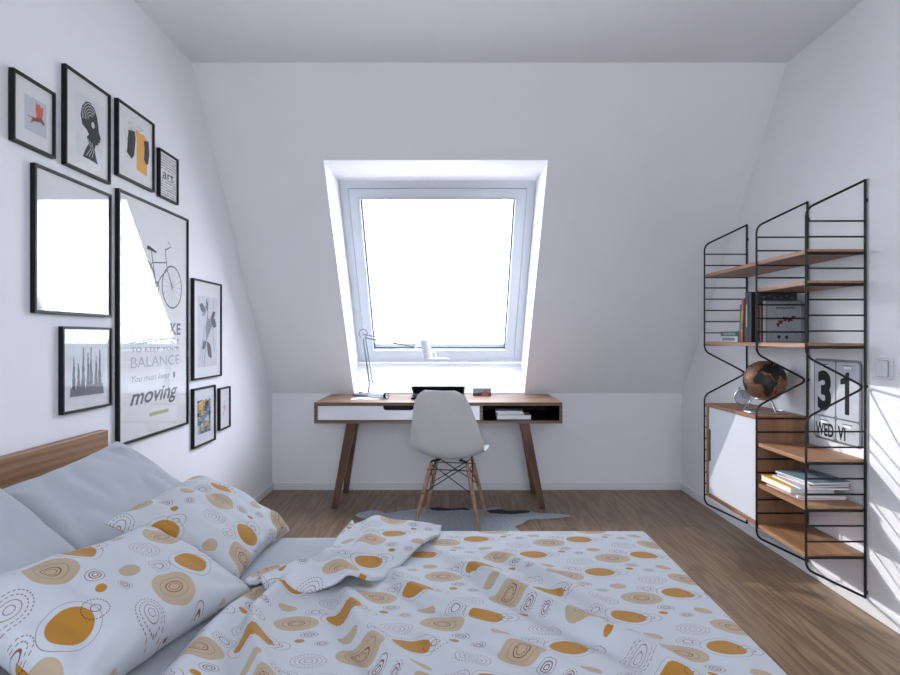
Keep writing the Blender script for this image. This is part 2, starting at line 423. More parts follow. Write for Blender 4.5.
# ---------------------------------------------------------------- desk
dk = thing('desk', 'walnut desk with splayed legs and a white drawer, under the roof window', 'desk', (-.08, 4.396, 0))
x0, x1, y0, y1, z0, z1 = -.928, .767, 4.093, 4.700, .613, .757
bm = BM(); box(bm, x0, x1, y0, y1, z1-.022, z1); obj('desk_top', bm, M['walnut_x'], dk, bev=.0015, world=True)
bm = BM(); box(bm, x0, x1, y0, y1, z0, z0+.02); box(bm, x0, x0+.02, y0, y1, z0+.02, z1-.022); box(bm, x1-.02, x1, y0, y1, z0+.02, z1-.022)
box(bm, .205, .223, y0+.002, y1-.01, z0+.02, z1-.022); box(bm, x0+.02, .205, y1-.014, y1, z0+.02, z1-.022); box(bm, .223, x1-.02, y1-.014, y1, z0+.02, z1-.022)
obj('desk_body', bm, M['walnut_x'], dk, bev=.001, world=True)
bm = BM()
dx0, dx1, dz0, dz1 = x0+.024, .202, z0+.023, z1-.025; cx0, cx1, r = -.457, -.249, .018; cb = dz1-.030
arc = lambda cx, cz, a0, a1: [(cx+r*cos(radians(a0+(a1-a0)*i/5)), cz+r*sin(radians(a0+(a1-a0)*i/5))) for i in range(6)]
face = [(dx0, dz0), (dx1, dz0), (dx1, dz1), (cx1, dz1)] + arc(cx1-r, cb+r, 0, -90) + arc(cx0+r, cb+r, 270, 180) + [(cx0, dz1), (dx0, dz1)]
prism(bm, face, y0+.006, y0+.024, 'y')
dr = obj('drawer', bm, M['drawer_white'], dk, world=True)
bm = BM(); box(bm, dx0+.01, dx1-.01, y0+.06, y1-.06, dz0, dz0+.008); box(bm, dx0+.01, dx1-.01, y0+.060, y0+.068, dz0+.008, dz1); obj('drawer_box', bm, M['black'], dr, world=True)
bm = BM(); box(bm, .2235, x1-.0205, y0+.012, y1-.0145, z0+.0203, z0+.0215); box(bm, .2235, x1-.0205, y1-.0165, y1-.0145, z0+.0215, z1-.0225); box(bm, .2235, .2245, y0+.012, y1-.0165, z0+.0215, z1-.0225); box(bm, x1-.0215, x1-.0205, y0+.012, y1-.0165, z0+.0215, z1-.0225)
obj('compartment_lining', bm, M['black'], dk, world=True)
def taper(bm, a, b, wa, wb, da, db):
    v = []
    for p, wx, wy in ((a, wa, da), (b, wb, db)):
        v += [bm.verts.new((p[0]+sx*wx/2, p[1]+sy*wy/2, p[2])) for sx, sy in ((-1,-1),(1,-1),(1,1),(-1,1))]
    bm.faces.new(v[:4]); bm.faces.new(v[4:])
    for i in range(4): j = (i+1) % 4; bm.faces.new((v[i], v[j], v[4+j], v[4+i]))
for tx, bx, ty, by in ((-.685, -.812, 4.19, 4.215), (-.725, -.806, 4.60, 4.635), (.515, .648, 4.19, 4.215), (.560, .645, 4.60, 4.635)):
    bm = BM(); taper(bm, (tx, ty, .613), (bx, by, .001), .068, .040, .055, .034); obj('leg', bm, M['walnut_z'], dk, bev=.003, world=True)
# ---------------------------------------------------------------- chair
ch = thing('shell_chair', 'light grey plastic shell chair with wooden dowel legs, back turned, at the desk', 'chair', (.011, 3.89, .0075), (0, 0, radians(-10)))
prof_c = [(.24, .425, .165), (.233, .450, .200), (.19, .460, .216), (.10, .444, .226), (.0, .425, .230), (-.09, .420, .234), (-.155, .440, .240), (-.195, .49, .241), (-.218, .57, .230), (-.240, .66, .210), (-.258, .74, .190), (-.274, .81, .166), (-.283, .85, .140), (-.287, .873, .095)]
bm = BM(); NU = 14; rows = []
for i, (y, z, hw) in enumerate(prof_c):
    a = prof_c[max(0, i-1)]; b = prof_c[min(len(prof_c)-1, i+1)]
    tg = Vector((0, b[0]-a[0], b[1]-a[1])).normalized(); nr = Vector((0, tg.z, -tg.y)) # up for the seat, forward for the back
    if nr.z < 0: nr = -nr
    if tg.z > .8: nr = Vector((0, abs(nr.y), -nr.z if nr.y < 0 else nr.z))
    f = i/(len(prof_c)-1); dish = .012+.075*exp(-((f-.52)/.24)**2)
    row = []
    for j in range(NU+1):
        u = -1+2*j/NU
        p = Vector((u*hw, y, z)) + nr*dish*abs(u)**2.4
        row.append(bm.verts.new(p))
    rows.append(row)
for A, B in zip(rows, rows[1:]):
    for j in range(NU): bm.faces.new((A[j], A[j+1], B[j+1], B[j]))
sh = obj('seat_shell', bm, M['chair_shell'], ch, smooth=True)
sh.rotation_euler = (0, 0, radians(-5)); m = sh.modifiers.new('t', 'SOLIDIFY'); m.thickness = .006; m.offset = 0
m = sh.modifiers.new('s', 'SUBSURF'); m.levels = m.render_levels = 2
feet = [(-.205, -.18), (.205, -.18), (-.205, .18), (.205, .18)]; tops = [(-.115, -.095), (.115, -.095), (-.115, .115), (.115, .115)]
for (fx, fy), (tx, ty) in zip(feet, tops):
    a, b = Vector((tx, ty, .395)), Vector((fx, fy, .0))
    bm = BM(); tube(bm, [a, a.lerp(b, .25), a.lerp(b, .5), b], [.0105, .0135, .0135, .009], 14)
    lg = obj('leg', bm, M['beech'], ch, smooth=True, angle=40)
    for k in (.10, .46):
        q = a.lerp(b, k)
        for s in (Vector((0, 1, 0)), Vector((1, 0, 0))):
            bm = BM(); tube(bm, [q-s*.016, q+s*.016], .0045, 8); obj('leg_bolt', bm, M['black'], lg)
def at(i, k): return Vector((*tops[i], .395)).lerp(Vector((*feet[i], 0)), k)
for i, j in ((0, 1), (2, 3), (0, 2), (1, 3)):
    for q in ([at(i, .46), at(j, .04)+Vector((0,0,.012))], [at(j, .46), at(i, .04)+Vector((0,0,.012))], [at(i, .10), at(j, .10)]):
        bm = BM(); tube(bm, q, .0032, 8); obj('wire_brace', bm, M['wire'], ch)
for tx, ty in tops:
    bm = BM(); tube(bm, bend([(tx, ty, .38), (tx, ty, .408), (tx*.55, ty*.7, .412)], .012), .0075, 8); obj('leg_bracket', bm, M['wire'], ch)
bm = BM()
for x in (-.07, .07):
    bm = BM(); tube(bm, [(x, -.07, .412), (x, .08, .418)], .006, 8); obj('seat_bracket', bm, M['wire'], ch)
# ---------------------------------------------------------------- cowhide rug
def ripple_mesh(bm, pts, z, th, M_=None):
    P = []
    n = len(pts)
    for i in range(n):           # catmull-rom through the outline
        p0, p1, p2, p3 = [Vector(pts[(i+k-1) % n]) for k in range(4)]
        for k in range(4):
            t = k/4; P.append(.5*((2*p1)+(-p0+p2)*t+(2*p0-5*p1+4*p2-p3)*t*t+(-p0+3*p1-3*p2+p3)*t**3))
    prism(bm, P, z, z+th)
rug_pts = [(-.66, 4.09), (-.56, 4.15), (-.47, 4.08), (-.38, 4.13), (-.27, 4.17), (-.16, 4.24), (.0, 4.19), (.10, 4.21), (.22, 4.17), (.34, 4.22), (.42, 4.14), (.56, 4.15), (.64, 4.09), (.80, 4.06), (.86, 4.02), (.70, 3.97), (.56, 3.95), (.50, 3.86), (.44, 3.80), (.48, 3.66), (.58, 3.52), (.60, 3.44), (.40, 3.46), (.18, 3.38), (.0, 3.24), (-.1, 3.2), (-.22, 3.38), (-.44, 3.44), (-.68, 3.40), (-.72, 3.48), (-.56, 3.62), (-.56, 3.74), (-.64, 3.84), (-.58, 3.94), (-.68, 4.02)]
t = NT('cowhide')
vv = t.coord('Object', (2.2, 6, 1)); n1 = t.noise(vv, 1.2, 5, .6); n2 = t.noise(t.coord('Object', (20, 90, 1)), 3, 3)
base = t.ramp(n2, [(.3, srgb(122, 132, 143)), (.7, srgb(200, 207, 214))])
tcn = t.new('ShaderNodeTexCoord'); sp = t.new('ShaderNodeSeparateXYZ'); t.link(tcn.outputs['Object'], sp.inputs[0])
def spot(x, y, rx, ry):
    d = t.vmath('LENGTH', t.vmath('MULTIPLY', t.vmath('SUBTRACT', tcn.outputs['Object'], (x, y, 0)), (1/rx, 1/ry, 0)))
    return t.math('SUBTRACT', 1, d)
nz = t.math('MULTIPLY_ADD', t.noise(t.coord('Object', (9, 14, 1)), 1, 4, .6), 1.6, -.8)
sp_m = t.math('MAXIMUM', t.math('MAXIMUM', spot(-.06, .44, .15, .055), spot(.36, .37, .17, .06)), spot(.20, -.30, .16, .13))
pm = t.math('ADD', sp_m, nz); pc = t.ramp(pm, [(.0, (0, 0, 0)), (.12, (1, 1, 1))])
t.link(t.mix(pc, base, srgb(40, 42, 46)), t.b.inputs['Base Color']); t.b.inputs['Roughness'].default_value = .8
t.bump(n2, .4, .004); M['hide'] = t.m
rg = thing('x', '', '') if False else None
bm = BM(); ripple_mesh(bm, [(x-.05, y-3.75) for x, y in [(.05+(a-.05)*.93, b) for a, b in rug_pts]], 0, .0055)
rug = obj('cowhide_rug', bm, M['hide']); rug.location = (.05, 3.75, .0005); nm(rug, 'pale grey cowhide rug with dark patches on the floor beneath the chair', 'rug')
# ---------------------------------------------------------------- desk things
DT = .757
M['lamp_arm'] = mat('grey_lamp_arm', srgb(120, 125, 134), .4, metal=.2)
lp = thing('desk_lamp', 'white jointed desk lamp at the left end of the desk', 'lamp', (-.68, 4.585, DT))
P = lambda px, py, s=131.: Vector(((px-450)/s, 4.585, 1.2-(py-337.5)/s))
bm = BM(); lathe(bm, [(0, 0), (.066, 0), (.068, .006), (.064, .014), (.02, .018), (.012, .03), (0, .03)]); obj('base', bm, M['lamp_arm'], lp, smooth=True, angle=40)
j0, j1, j2 = P(369.5, 384), P(363, 337.5), P(416, 347)
bm = BM(); tube(bm, [(-.622, 4.585, DT+.010), (-.622, 4.585, .80), j0-Vector((0, 0, .0))], .0055, 10); tube(bm, [(-.68, 4.585, DT+.012), (-.622, 4.585, DT+.013)], .008, 10); obj('post', bm, M['lamp_arm'], lp, world=True)
off = Vector((.024, 0, .006))
bm = BM(); tube(bm, [j0, j1], .0062, 8); tube(bm, [j0+off, j1+off*.8], .0062, 8); obj('lower_arm', bm, M['lamp_arm'], lp, world=True)
up = Vector((.0, 0, .024))
bm = BM(); tube(bm, [j1+Vector((.01, 0, .0)), j2], .0060, 8); tube(bm, [j1+Vector((.0, 0, .026)), j2+up*.6], .0042, 8); obj('upper_arm', bm, M['lamp_arm'], lp, world=True)
for y in (4.573, 4.597):
    bm = BM()
    a = j0+off*.6+Vector((.008, y-4.585, .02)); b = j0.lerp(j1, .42)+off*.9+Vector((0, y-4.585, 0)); pts = []
    for i in range(120):
        tt_ = i/119; an = tt_*2*pi*20; q = a.lerp(b, tt_); pts.append(q+Vector((cos(an)*.006, sin(an)*.006, 0)))
    tube(bm, pts, .0013, 5); obj('spring', bm, M['steel'], lp, world=True)
bm = BM(); c = P(363, 333.5); R_ = .032
tube(bm, [c+Vector((cos(a)*R_, 0, sin(a)*R_)) for a in [2*pi*i/28 for i in range(28)]], .0040, 8, closed=True); obj('joint_ring', bm, M['lamp_arm'], lp, world=True)
for q in (j0, j1): bm = BM(); tube(bm, [q-Vector((0, .014, 0)), q+Vector((0, .014, 0))], .012, 14); obj('joint', bm, M['steel'], lp, world=True, smooth=True, angle=40)
bm = BM(); q = j2; tube(bm, [q-Vector((0, .014, 0)), q+Vector((0, .014, 0))], .012, 14)
tube(bm, [j2, P(424, 346.5)], .008, 10); obj('joint', bm, M['steel'], lp, world=True, smooth=True, angle=40)
sa, sb = P(423.8, 339), P(428.6, 359.3); ax_ = (sa-sb).normalized()
Mh = Matrix.Translation(sb) @ ax_.to_track_quat('Z', 'X').to_matrix().to_4x4(); Lh = (sa-sb).length
bm = BM(); lathe(bm, [(.030, 0), (.037, .002), (.036, Lh*.75), (.033, Lh*.96), (.018, Lh), (.006, Lh+.003), (.006, Lh+.018), (0, Lh+.018)], Mh, 28, cap=False)
lathe(bm, [(.030, 0), (.031, .06), (0, .065)], Mh, 28, cap=False)
shd = obj('lamp_shade', bm, M['lamp_white'], lp, world=True, smooth=True, angle=40)
bm = BM(); tube(bm, bend([P(428, 353)+Vector((0, 0, 0)), P(434.5, 353), P(435, 357.5)], .01), .012, 12); obj('switch_stub', bm, M['lamp_white'], shd, world=True, smooth=True, angle=40)
bm = BM(); lathe(bm, [(0, 0), (.085, 0), (.086, .004), (.02, .010), (0, .010)], Matrix.Translation(P(438, 359))); obj('reflector_disc', bm, M['lamp_white'], shd, world=True, smooth=True, angle=40)

lt = thing('laptop', 'black laptop left ajar on the desk in front of the chair', 'laptop', (-.085, 4.40, DT))
bm = BM(); prism(bm, rrect(-.193, .193, -.118, .125, .012), .002, .016); bs = obj('base', bm, M['black'], lt, bev=.002)
bm = BM(); box(bm, -.165, .165, -.01, .095, .0161, .0168); obj('keyboard', bm, cmat(40, 40, 43), bs)
Ml = Matrix.Translation((0, .125, .017)) @ Matrix.Rotation(radians(-17), 4, 'X')
bm = BM(); prism(bm, rrect(-.193, .193, -.243, .0, .012), 0, .007, M=Ml); ld = obj('lid', bm, M['black'], lt, bev=.0015)
bm = BM(); box(bm, -.180, .180, -.230, -.016, -.0008, 0, M=Ml); obj('screen', bm, mat('dark_screen', (.02, .022, .026), .12), ld)

pb = thing('photo_block', 'small block with a landscape picture standing on the desk right of the laptop', 'picture block', (.243, 4.555, DT), (0, 0, radians(-4)))
bm = BM(); box(bm, -.070, .070, -.012, .030, 0, .062); obj('block', bm, cmat(206, 206, 208), pb, bev=.002)
bm = BM(); poly(bm, [(-.069, -.0125, .0)][:0] or [(-.068, .001), (.068, .001), (.068, .022), (.02, .03), (-.068, .018)], .0127, M=Matrix(((1,0,0,0),(0,0,-1,0),(0,1,0,0),(0,0,0,1)))); obj('picture_ground', bm, cmat(62, 56, 46), pb)
bm = BM(); poly(bm, [(-.068, .018), (.02, .03), (.068, .022), (.068, .055), (-.068, .055)], .0127, M=Matrix(((1,0,0,0),(0,0,-1,0),(0,1,0,0),(0,0,0,1)))); obj('picture_sky', bm, cmat(140, 152, 165), pb)
bm = BM(); poly(bm, [(.0, .004), (.052, .004), (.05, .026), (.03, .042), (.012, .038), (.0, .02)], .0131, M=Matrix(((1,0,0,0),(0,0,-1,0),(0,1,0,0),(0,0,0,1)))); obj('picture_house', bm, cmat(168, 92, 66), pb)

ro = thing('rolled_magazine', 'rolled up magazine lying on loose white sheets beside the lamp', 'magazine', (-.56, 4.33, DT), (0, 0, radians(8)))
bm = BM(); pts = []
a0, a1 = Vector((-.02, .07, .024)), Vector((.105, -.035, .024)); dd = (a1-a0).normalized(); sdv = dd.cross(Vector((0, 0, 1)))
rings = []
for p in (a0, a1):
    ring = []
    for k in range(41):
        an = 2*pi*2.3*k/40; rad = .022-.010*k/40
        ring.append(bm.verts.new(p+sdv*cos(an)*rad+Vector((0, 0, sin(an)*rad))))
    rings.append(ring)
for k in range(40): bm.faces.new((rings[0][k], rings[0][k+1], rings[1][k+1], rings[1][k]))
r_ = obj('roll', bm, M['paper'], ro, smooth=True); mo = r_.modifiers.new('t', 'SOLIDIFY'); mo.thickness = .0012
bm = BM(); tube(bm, [a1-dd*.018, a1+dd*.001], .0232, 20, caps=False); obj('dark_band', bm, M['black'], ro, smooth=True).modifiers.new('t', 'SOLIDIFY').thickness = .001
bm = BM()
for k in range(3):
    box(bm, -.15+.02*k, .05+.015*k, -.05+.012*k, .055+.01*k, .0005+.0012*k, .0015+.0012*k, M=Matrix.Rotation(radians(5*k-6), 4, 'Z'))
obj('loose_sheets', bm, M['paper'], ro)

def book(name, label, cat, loc, rot, w, d, h, cover, pages='paper', group=None, soft=False, spine=None):
    """lying flat: w along x, d along y, h thick; spine on the -x side"""
    e = thing(name, label, cat, loc, rot, group)
    c = .0022 if not soft else .0008
    bm = BM()
    box(bm, 0, w, 0, d, 0, c); box(bm, 0, w, 0, d, h-c, h); box(bm, 0, c*1.3, 0, d, c, h-c)
    obj('cover', bm, cover, e)
    bm = BM(); box(bm, c*1.3, w-.003, .003, d-.003, c, h-c); obj('pages', bm, M[pages], e)
    if spine:
        bm = BM(); box(bm, -.0006, 0, d*.15, d*.85, h*.25, h*.75); obj('spine_title', bm, spine, e)
    return e
zb = z0+.0218
book('book', 'thick pale book at the bottom of the small pile in the open desk compartment', 'book', (.325, 4.135, zb+.0005), (0, 0, 0), .235, .17, .030, cmat(196, 200, 200))
book('booklet', 'thin white booklet in the middle of the pile in the desk compartment', 'booklet', (.33, 4.15, zb+.0312), (0, 0, radians(2)), .185, .14, .014, cmat(214, 216, 218), soft=True)
book('booklet', 'topmost thin grey booklet on the pile in the desk compartment', 'booklet', (.315, 4.15, zb+.0462), (0, 0, radians(-3)), .19, .14, .011, cmat(176, 180, 186), soft=True)

# ---------------------------------------------------------------- wire wall shelf
YL = [2.627, 3.052, 3.676]; XF, XW = 1.559, 1.818; RR = .0052
us = thing('wall_shelf', 'wall shelf of three black wire ladders carrying oak boards on the right wall', 'shelf', (XW, 3.15, 0))
RU = [1.710-.0688*i for i in range(9)]; RL = [.788-.0688*i for i in range(9)]
for y in YL:
    bm = BM()
    loop = bend([(XW, y, 1.889), (XF, y, 1.765), (XF, y, 1.117), (XW, y, .982), (XF, y, .848), (XF, y, .186), (XW, y, .062)], .035)
    tube(bm, loop, RR, 8)
    tube(bm, [(XW, y, 1.893), (XW, y, .058)], RR*1.1, 8)
    ld_ = obj('ladder_frame', bm, M['wire'], us, world=True, smooth=True, angle=40)
    for z in RU+RL:
        bm = BM(); tube(bm, [(XF, y, z), (XW, y, z)], .0042, 6); obj('rung', bm, M['wire'], ld_, world=True, smooth=True, angle=40)
    for z in (1.80, .985, .085):
        bm = BM(); box(bm, XW-.003, XR, y-.006, y+.006, z-.007, z+.007); obj('wall_bracket', bm, M['wire'], ld_, world=True)
def shelf(ya, yb, z, th=.019):
    bm = BM(); box(bm, XF+.005, XR-.006, ya+.004, yb-.004, z-.004, z-.004+th); s = obj('shelf_board', bm, M['oak_y'], us, bev=.001, world=True)
    for y, q in ((ya, 1), (yb, -1)):
        bm = BM(); box(bm, XF+.005, XW-.006, y+q*.0038-.0015, y+q*.0038+.0015, z-.009, z+.001); obj('shelf_hook', bm, M['wire'], s, world=True)
for (a, b, z) in ((YL[0], YL[1], RU[2]), (YL[1], YL[2], RU[2]), (YL[0], YL[1], RU[4]), (YL[0], YL[1], RU[8]), (YL[1], YL[2], RU[8]), (YL[0], YL[1], RL[2]), (YL[0], YL[1], RL[5]), (YL[0], YL[1], RL[8])):
    shelf(a, b, z)
# cabinet
cb_ = thing('wall_cabinet', 'small oak cabinet with a white sliding door hung low in the wall shelf', 'cabinet', (1.70, 3.364, .234))
ya, yb, za, zt = YL[1]+.007, YL[2]-.007, .236, .800; xa, xb = XF+.008, XR-.008
bm = BM()
box(bm, xa, xb, ya, yb, zt-.02, zt); box(bm, xa, xb, ya, yb, za, za+.02); box(bm, xa, xb, ya, ya+.018, za+.02, zt-.02); box(bm, xa, xb, yb-.018, yb, za+.02, zt-.02); box(bm, xb-.008, xb, ya+.018, yb-.018, za+.02, zt-.02)
obj('body', bm, M['oak_z'], cb_, bev=.001, world=True)
bm = BM(); box(bm, xa+.008, xa+.024, ya+.020, yb-.020, za+.022, zt-.022); dd_ = obj('sliding_door', bm, M['door_white'], cb_, world=True)
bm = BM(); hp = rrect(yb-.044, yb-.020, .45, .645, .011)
prism(bm, hp, xa+.0005, xa+.0078, 'x'); obj('door_pull', bm, M['walnut_z'], dd_, world=True)  # dark wood tone stands in for the shade in the recessed pull
# ---------------------------------------------------------------- framed pictures on the left wall
RL_ = Matrix(((0, 0, 1), (1, 0, 0), (0, 1, 0)))           # local x -> +Y, y -> +Z, z -> +X
def pic(label, px0, t0, b0, px1, t1, b1, fw=.0095, gl=True, mt='paper'):
    """pixel columns/rows of the near and far edges -> a frame hanging on the left wall"""
    s0, s1 = (450-px0)/1.399, (450-px1)/1.382
    ya, yb = 600/s0, 600/s1
    zs = [1.2+(337.5-t0)/s0, 1.2+(337.5-t1)/s1]; zb_ = [1.2+(337.5-b0)/s0, 1.2+(337.5-b1)/s1]
    zt_, zb_ = sum(zs)/2, sum(zb_)/2
    W, H = yb-ya, zt_-zb_
    e = thing('framed_picture', label, 'picture', (XL, ya, zb_), RL_.to_euler(), 'framed pictures on the left wall')
    bm = BM(); frame4(bm, 0, W, 0, H, fw, .001, .019); obj('picture_frame', bm, M['black'], e, bev=.0012)
    bm = BM(); box(bm, fw*.8, W-fw*.8, fw*.8, H-fw*.8, .003, .0105); obj('mount', bm, M[mt], e)
    if gl:
        bm = BM(); box(bm, fw*.9, W-fw*.9, fw*.9, H-fw*.9, .0135, .015); obj('picture_glass', bm, M['pic_glass'], e)
    return e, W, H
def patch(e, name, polys, m, z=.0108, S_=None):
    """flat printed shapes; S_ = (x0, y0, w, h) box that unit coordinates map to"""
    bm = BM()
    for P_ in polys:
        Q = [(S_[0]+x*S_[2], S_[1]+y*S_[3]) for x, y in P_] if S_ else P_
        prism(bm, Q, z, z+.0002)
    return obj(name, bm, m, e)
def blob(cx, cy, rx, ry, n=18, rot=0, k=0, ph=0):
    P_ = []
    for i in range(n):
        a = 2*pi*i/n; q = 1+k*sin(3*a+ph)+k*.6*sin(5*a+2*ph)
        x, y = rx*cos(a)*q, ry*sin(a)*q; P_.append((cx+x*cos(rot)-y*sin(rot), cy+x*sin(rot)+y*cos(rot)))
    return P_
def stroke(pts, w0, w1=None):
    w1 = w0 if w1 is None else w1; L, R = [], []
    for i, p in enumerate(pts):
        a = Vector(pts[max(0, i-1)]); b = Vector(pts[min(len(pts)-1, i+1)]); d = (b-a).normalized(); n_ = Vector((-d.y, d.x))
        w_ = (w0+(w1-w0)*i/(len(pts)-1))/2; L.append(tuple(Vector(p)+n_*w_)); R.append(tuple(Vector(p)-n_*w_))
    return L+R[::-1]
red, dred, gy, lgy, ylw = cmat(214, 84, 62), cmat(120, 50, 52), cmat(70, 72, 76), cmat(206, 210, 216), cmat(238, 172, 28)
dk_ = M['ink']
# A: small red bird
e, W, H = pic('small black-framed picture of a red bird in flight, topmost left', 8, 66, 139, 56, 94.4, 160)
pb_ = (W*.25, H*.25, W*.5, H*.5)
patch(e, 'print_ground', [[(0, 0), (1, 0), (1, 1), (0, 1)]], cmat(196, 203, 212), .0106, (W*.29, H*.25, W*.52, H*.50))
S1 = (W*.29, H*.25, W*.52, H*.5)
patch(e, 'bird_wing', [[(.55, .5), (.48, .72), (.52, .93), (.6, .86), (.66, .92), (.74, .84), (.84, .86), (.84, .66), (.78, .5)]], red, .0109, S1)
patch(e, 'bird_body', [[(.3, .38), (.55, .5), (.78, .52), (.88, .44), (.93, .36), (.84, .36), (.7, .4), (.55, .36)]], dred, .0112, S1)
patch(e, 'bird_tail', [stroke([(.55, .42), (.4, .36), (.22, .22)], .07, .01), stroke([(.5, .44), (.3, .42), (.1, .42)], .06, .01), stroke([(.5, .4), (.35, .36), (.25, .3)], .05, .01)], red, .0115, S1)
# B: profile with headwrap
e, W, H = pic('tall black-framed print of a dark woman in profile with patterned headwrap', 61, 62.2, 164, 111, 96.2, 184.9)
S1 = (W*.24, H*.16, W*.62, H*.66)
patch(e, 'print_ground', [[(0, 0), (1, 0), (1, 1), (0, 1)]], cmat(222, 225, 230), .0106, S1)
head = [(.24, .02), (.34, .16), (.45, .27), (.38, .36), (.46, .42), (.36, .48), (.22, .52), (.16, .66), (.22, .82), (.36, .92), (.52, .94), (.66, .88), (.76, .76), (.80, .62), (.82, .54), (.90, .44), (.86, .42), (.86, .37), (.80, .36), (.80, .32), (.70, .30), (.66, .22), (.70, .12), (.78, .0), (.5, .02)]
patch(e, 'profile', [head], dk_, .0109, S1)
ban = []
for k in range(5):
    r_ = .10+.055*k; ban.append(stroke([(.52+r_*.95*cos(a), .66+r_*.8*sin(a)) for a in [radians(50+140*i/8) for i in range(9)]], .012))
for k in range(3): ban.append(stroke([(.42+.07*k, .34-.02*k), (.52+.06*k, .2), (.36+.1*k, .06)], .014))
ban.append(blob(.60, .60, .06, .05))
patch(e, 'headwrap_bands', ban, cmat(214, 216, 220), .0112, S1)
# C: yellow and black abstract
e, W, H = pic('black-framed abstract print with a yellow block and black strokes', 113.9, 97, 174.8, 154.8, 124.6, 192.7)
S1 = (W*.2, H*.22, W*.64, H*.6)
random.seed(3)
patch(e, 'ink_scribble', [stroke([(random.uniform(0, .35), random.uniform(.1, .9)) for _ in range(2)], .012) for _ in range(16)] + [stroke([(random.uniform(.1, .9), random.uniform(.75, .98)) for _ in range(2)], .014) for _ in range(10)], cmat(180, 172, 158), .0106, S1)
patch(e, 'black_stroke_right', [[(.82, .30), (.84, .60), (.80, .74), (1.02, .80), (1.06, .5), (1.0, .24), (.90, .22)]], M['ink'], .0115, S1)
patch(e, 'black_stroke', [[(.10, .26), (.16, .78), (.42, .82), (.46, .66), (.40, .28), (.3, .16)]], M['ink'], .0109, S1)
patch(e, 'yellow_block', [[(.50, -.02), (.50, .72), (.44, .80), (.48, .9), (.62, .84), (.80, .88), (.94, .80), (.94, -.06)]], ylw, .0112, S1)
# D: word print
e, W, H = pic('smallest black-framed print filled with tiny words around the word art, by the window side', 156.4, 146.8, 195.8, 178.8, 160.3, 205.5, fw=.009)
random.seed(5); y = H*.08; wd_ = []
while y < H*.92:
    x = W*.1
    while x < W*.86:
        l_ = random.uniform(.008, .035); hh = random.uniform(.003, .008)
        if not (H*.42 < y < H*.60): wd_.append([(x, y), (min(x+l_, W*.9), y), (min(x+l_, W*.9), y+hh), (x, y+hh)])
        x += l_+.005
    y += .0125
patch(e, 'tiny_words', wd_, cmat(150, 153, 158), .0107)
text_mesh('lettering', 'art', W*.22, H*.44, W*.58, H*.15, .0109, M['ink'], e, bold=.01)
# M: blank reflecting picture
e, W, H = pic('large black-framed picture, nearly white with the window mirrored in its glass', 29.8, 162.6, 313, 112, 194.6, 317.3, fw=.010)
# E: cypress drawing
e, W, H = pic('black-framed ink drawing of a row of dark spires below the large white picture', 58.2, 325.5, 415, 112.4, 328.3, 405.5)
random.seed(8); sp_ = []
for k in range(7):
    cx = .14+.12*k+random.uniform(-.02, .02); top = random.choice([.62, .8, .86, .74, .9]) ; wv = .045
    L = [(cx-wv*(1-i/12)-random.uniform(0, .02), .12+(top-.12)*i/12) for i in range(13)]; R = [(cx+wv*(1-i/12)+random.uniform(0, .02), .12+(top-.12)*i/12) for i in range(13)]
    sp_.append(L+R[::-1])
S1 = (W*.14, H*.16, W*.72, H*.66)
patch(e, 'print_ground', [[(0, 0), (1, 0), (1, 1), (0, 1)]], cmat(218, 222, 227), .0106, S1)
patch(e, 'spires', sp_, cmat(62, 66, 72), .0109, S1)
patch(e, 'ground_wash', [[(0.02, .04), (.98, .02), (.94, .22), (.8, .16), (.6, .24), (.45, .15), (.3, .24), (.15, .14), (.05, .2)]], cmat(110, 115, 122), .0112, S1)
# F: bicycle poster
e, W, H = pic('largest black-framed poster with a bicycle and the words balance and moving', 114.8, 187.7, 447, 188.8, 219.7, 424, fw=.011, mt='paper')
gi = cmat(120, 125, 132)
def ringp(cx, cy, r, w_, n=40):
    return [stroke([(cx+r*cos(2*pi*i/n), cy+r*sin(2*pi*i/n)) for i in range(k, k+11)], w_) for k in range(0, n, 10)]
bx_, by_, R1 = W*.33, H*.655, W*.155; fx_ = W*.74
for nme, cx in (('rear_wheel', bx_), ('front_wheel', fx_)):
    sp = ringp(cx, by_, R1, .008)
    sp += [stroke([(cx, by_), (cx+R1*cos(2*pi*k/16), by_+R1*sin(2*pi*k/16))], .0012) for k in range(16)]
    patch(e, nme, sp, gy, .0107)
bb = (W*.50, by_-.012); st = (W*.44, by_+R1*1.15); hd = (W*.645, by_+R1*1.2)
fr_ = [stroke([bb, st, (W*.43, by_+R1*1.45)], .007), stroke([(st[0]+.005, st[1]-.02), (hd[0], hd[1]-.01)], .006), stroke([bb, (W*.56, by_+R1*.35), (hd[0]+.008, hd[1]-.045)], .007),
       stroke([(bx_, by_), bb], .006), stroke([(bx_, by_), (st[0], st[1]-.02)], .005), stroke([(hd[0]-.01, hd[1]+.05), (hd[0]+.012, hd[1]-.05), (W*.70, by_+R1*.4), (fx_, by_)], .007),
       stroke([(hd[0]-.01, hd[1]+.05), (hd[0]+.05, hd[1]+.075), (hd[0]+.02, hd[1]+.095)], .007)]
patch(e, 'bicycle_frame', fr_, gy, .0110)
patch(e, 'saddle', [[(W*.36, by_+R1*1.5), (W*.50, by_+R1*1.42), (W*.50, by_+R1*1.5), (W*.38, by_+R1*1.68)]], M['ink'], .0113)
patch(e, 'crank', ringp(bb[0], bb[1], .022, .008), gy, .0113)
tx = lambda b, x, y, w_, h_, m_, **k: text_mesh('lettering', b, W*x, H*y, W*w_, H*h_, .0109, m_, e, **k)
dki = cmat(66, 72, 80)
tx('LIFE IS LIKE', .14, .435, .74, .055, dki, bold=.02); tx('RIDING A BICYCLE', .16, .395, .70, .022, gi); tx('TO KEEP YOUR', .16, .362, .70, .020, gi)
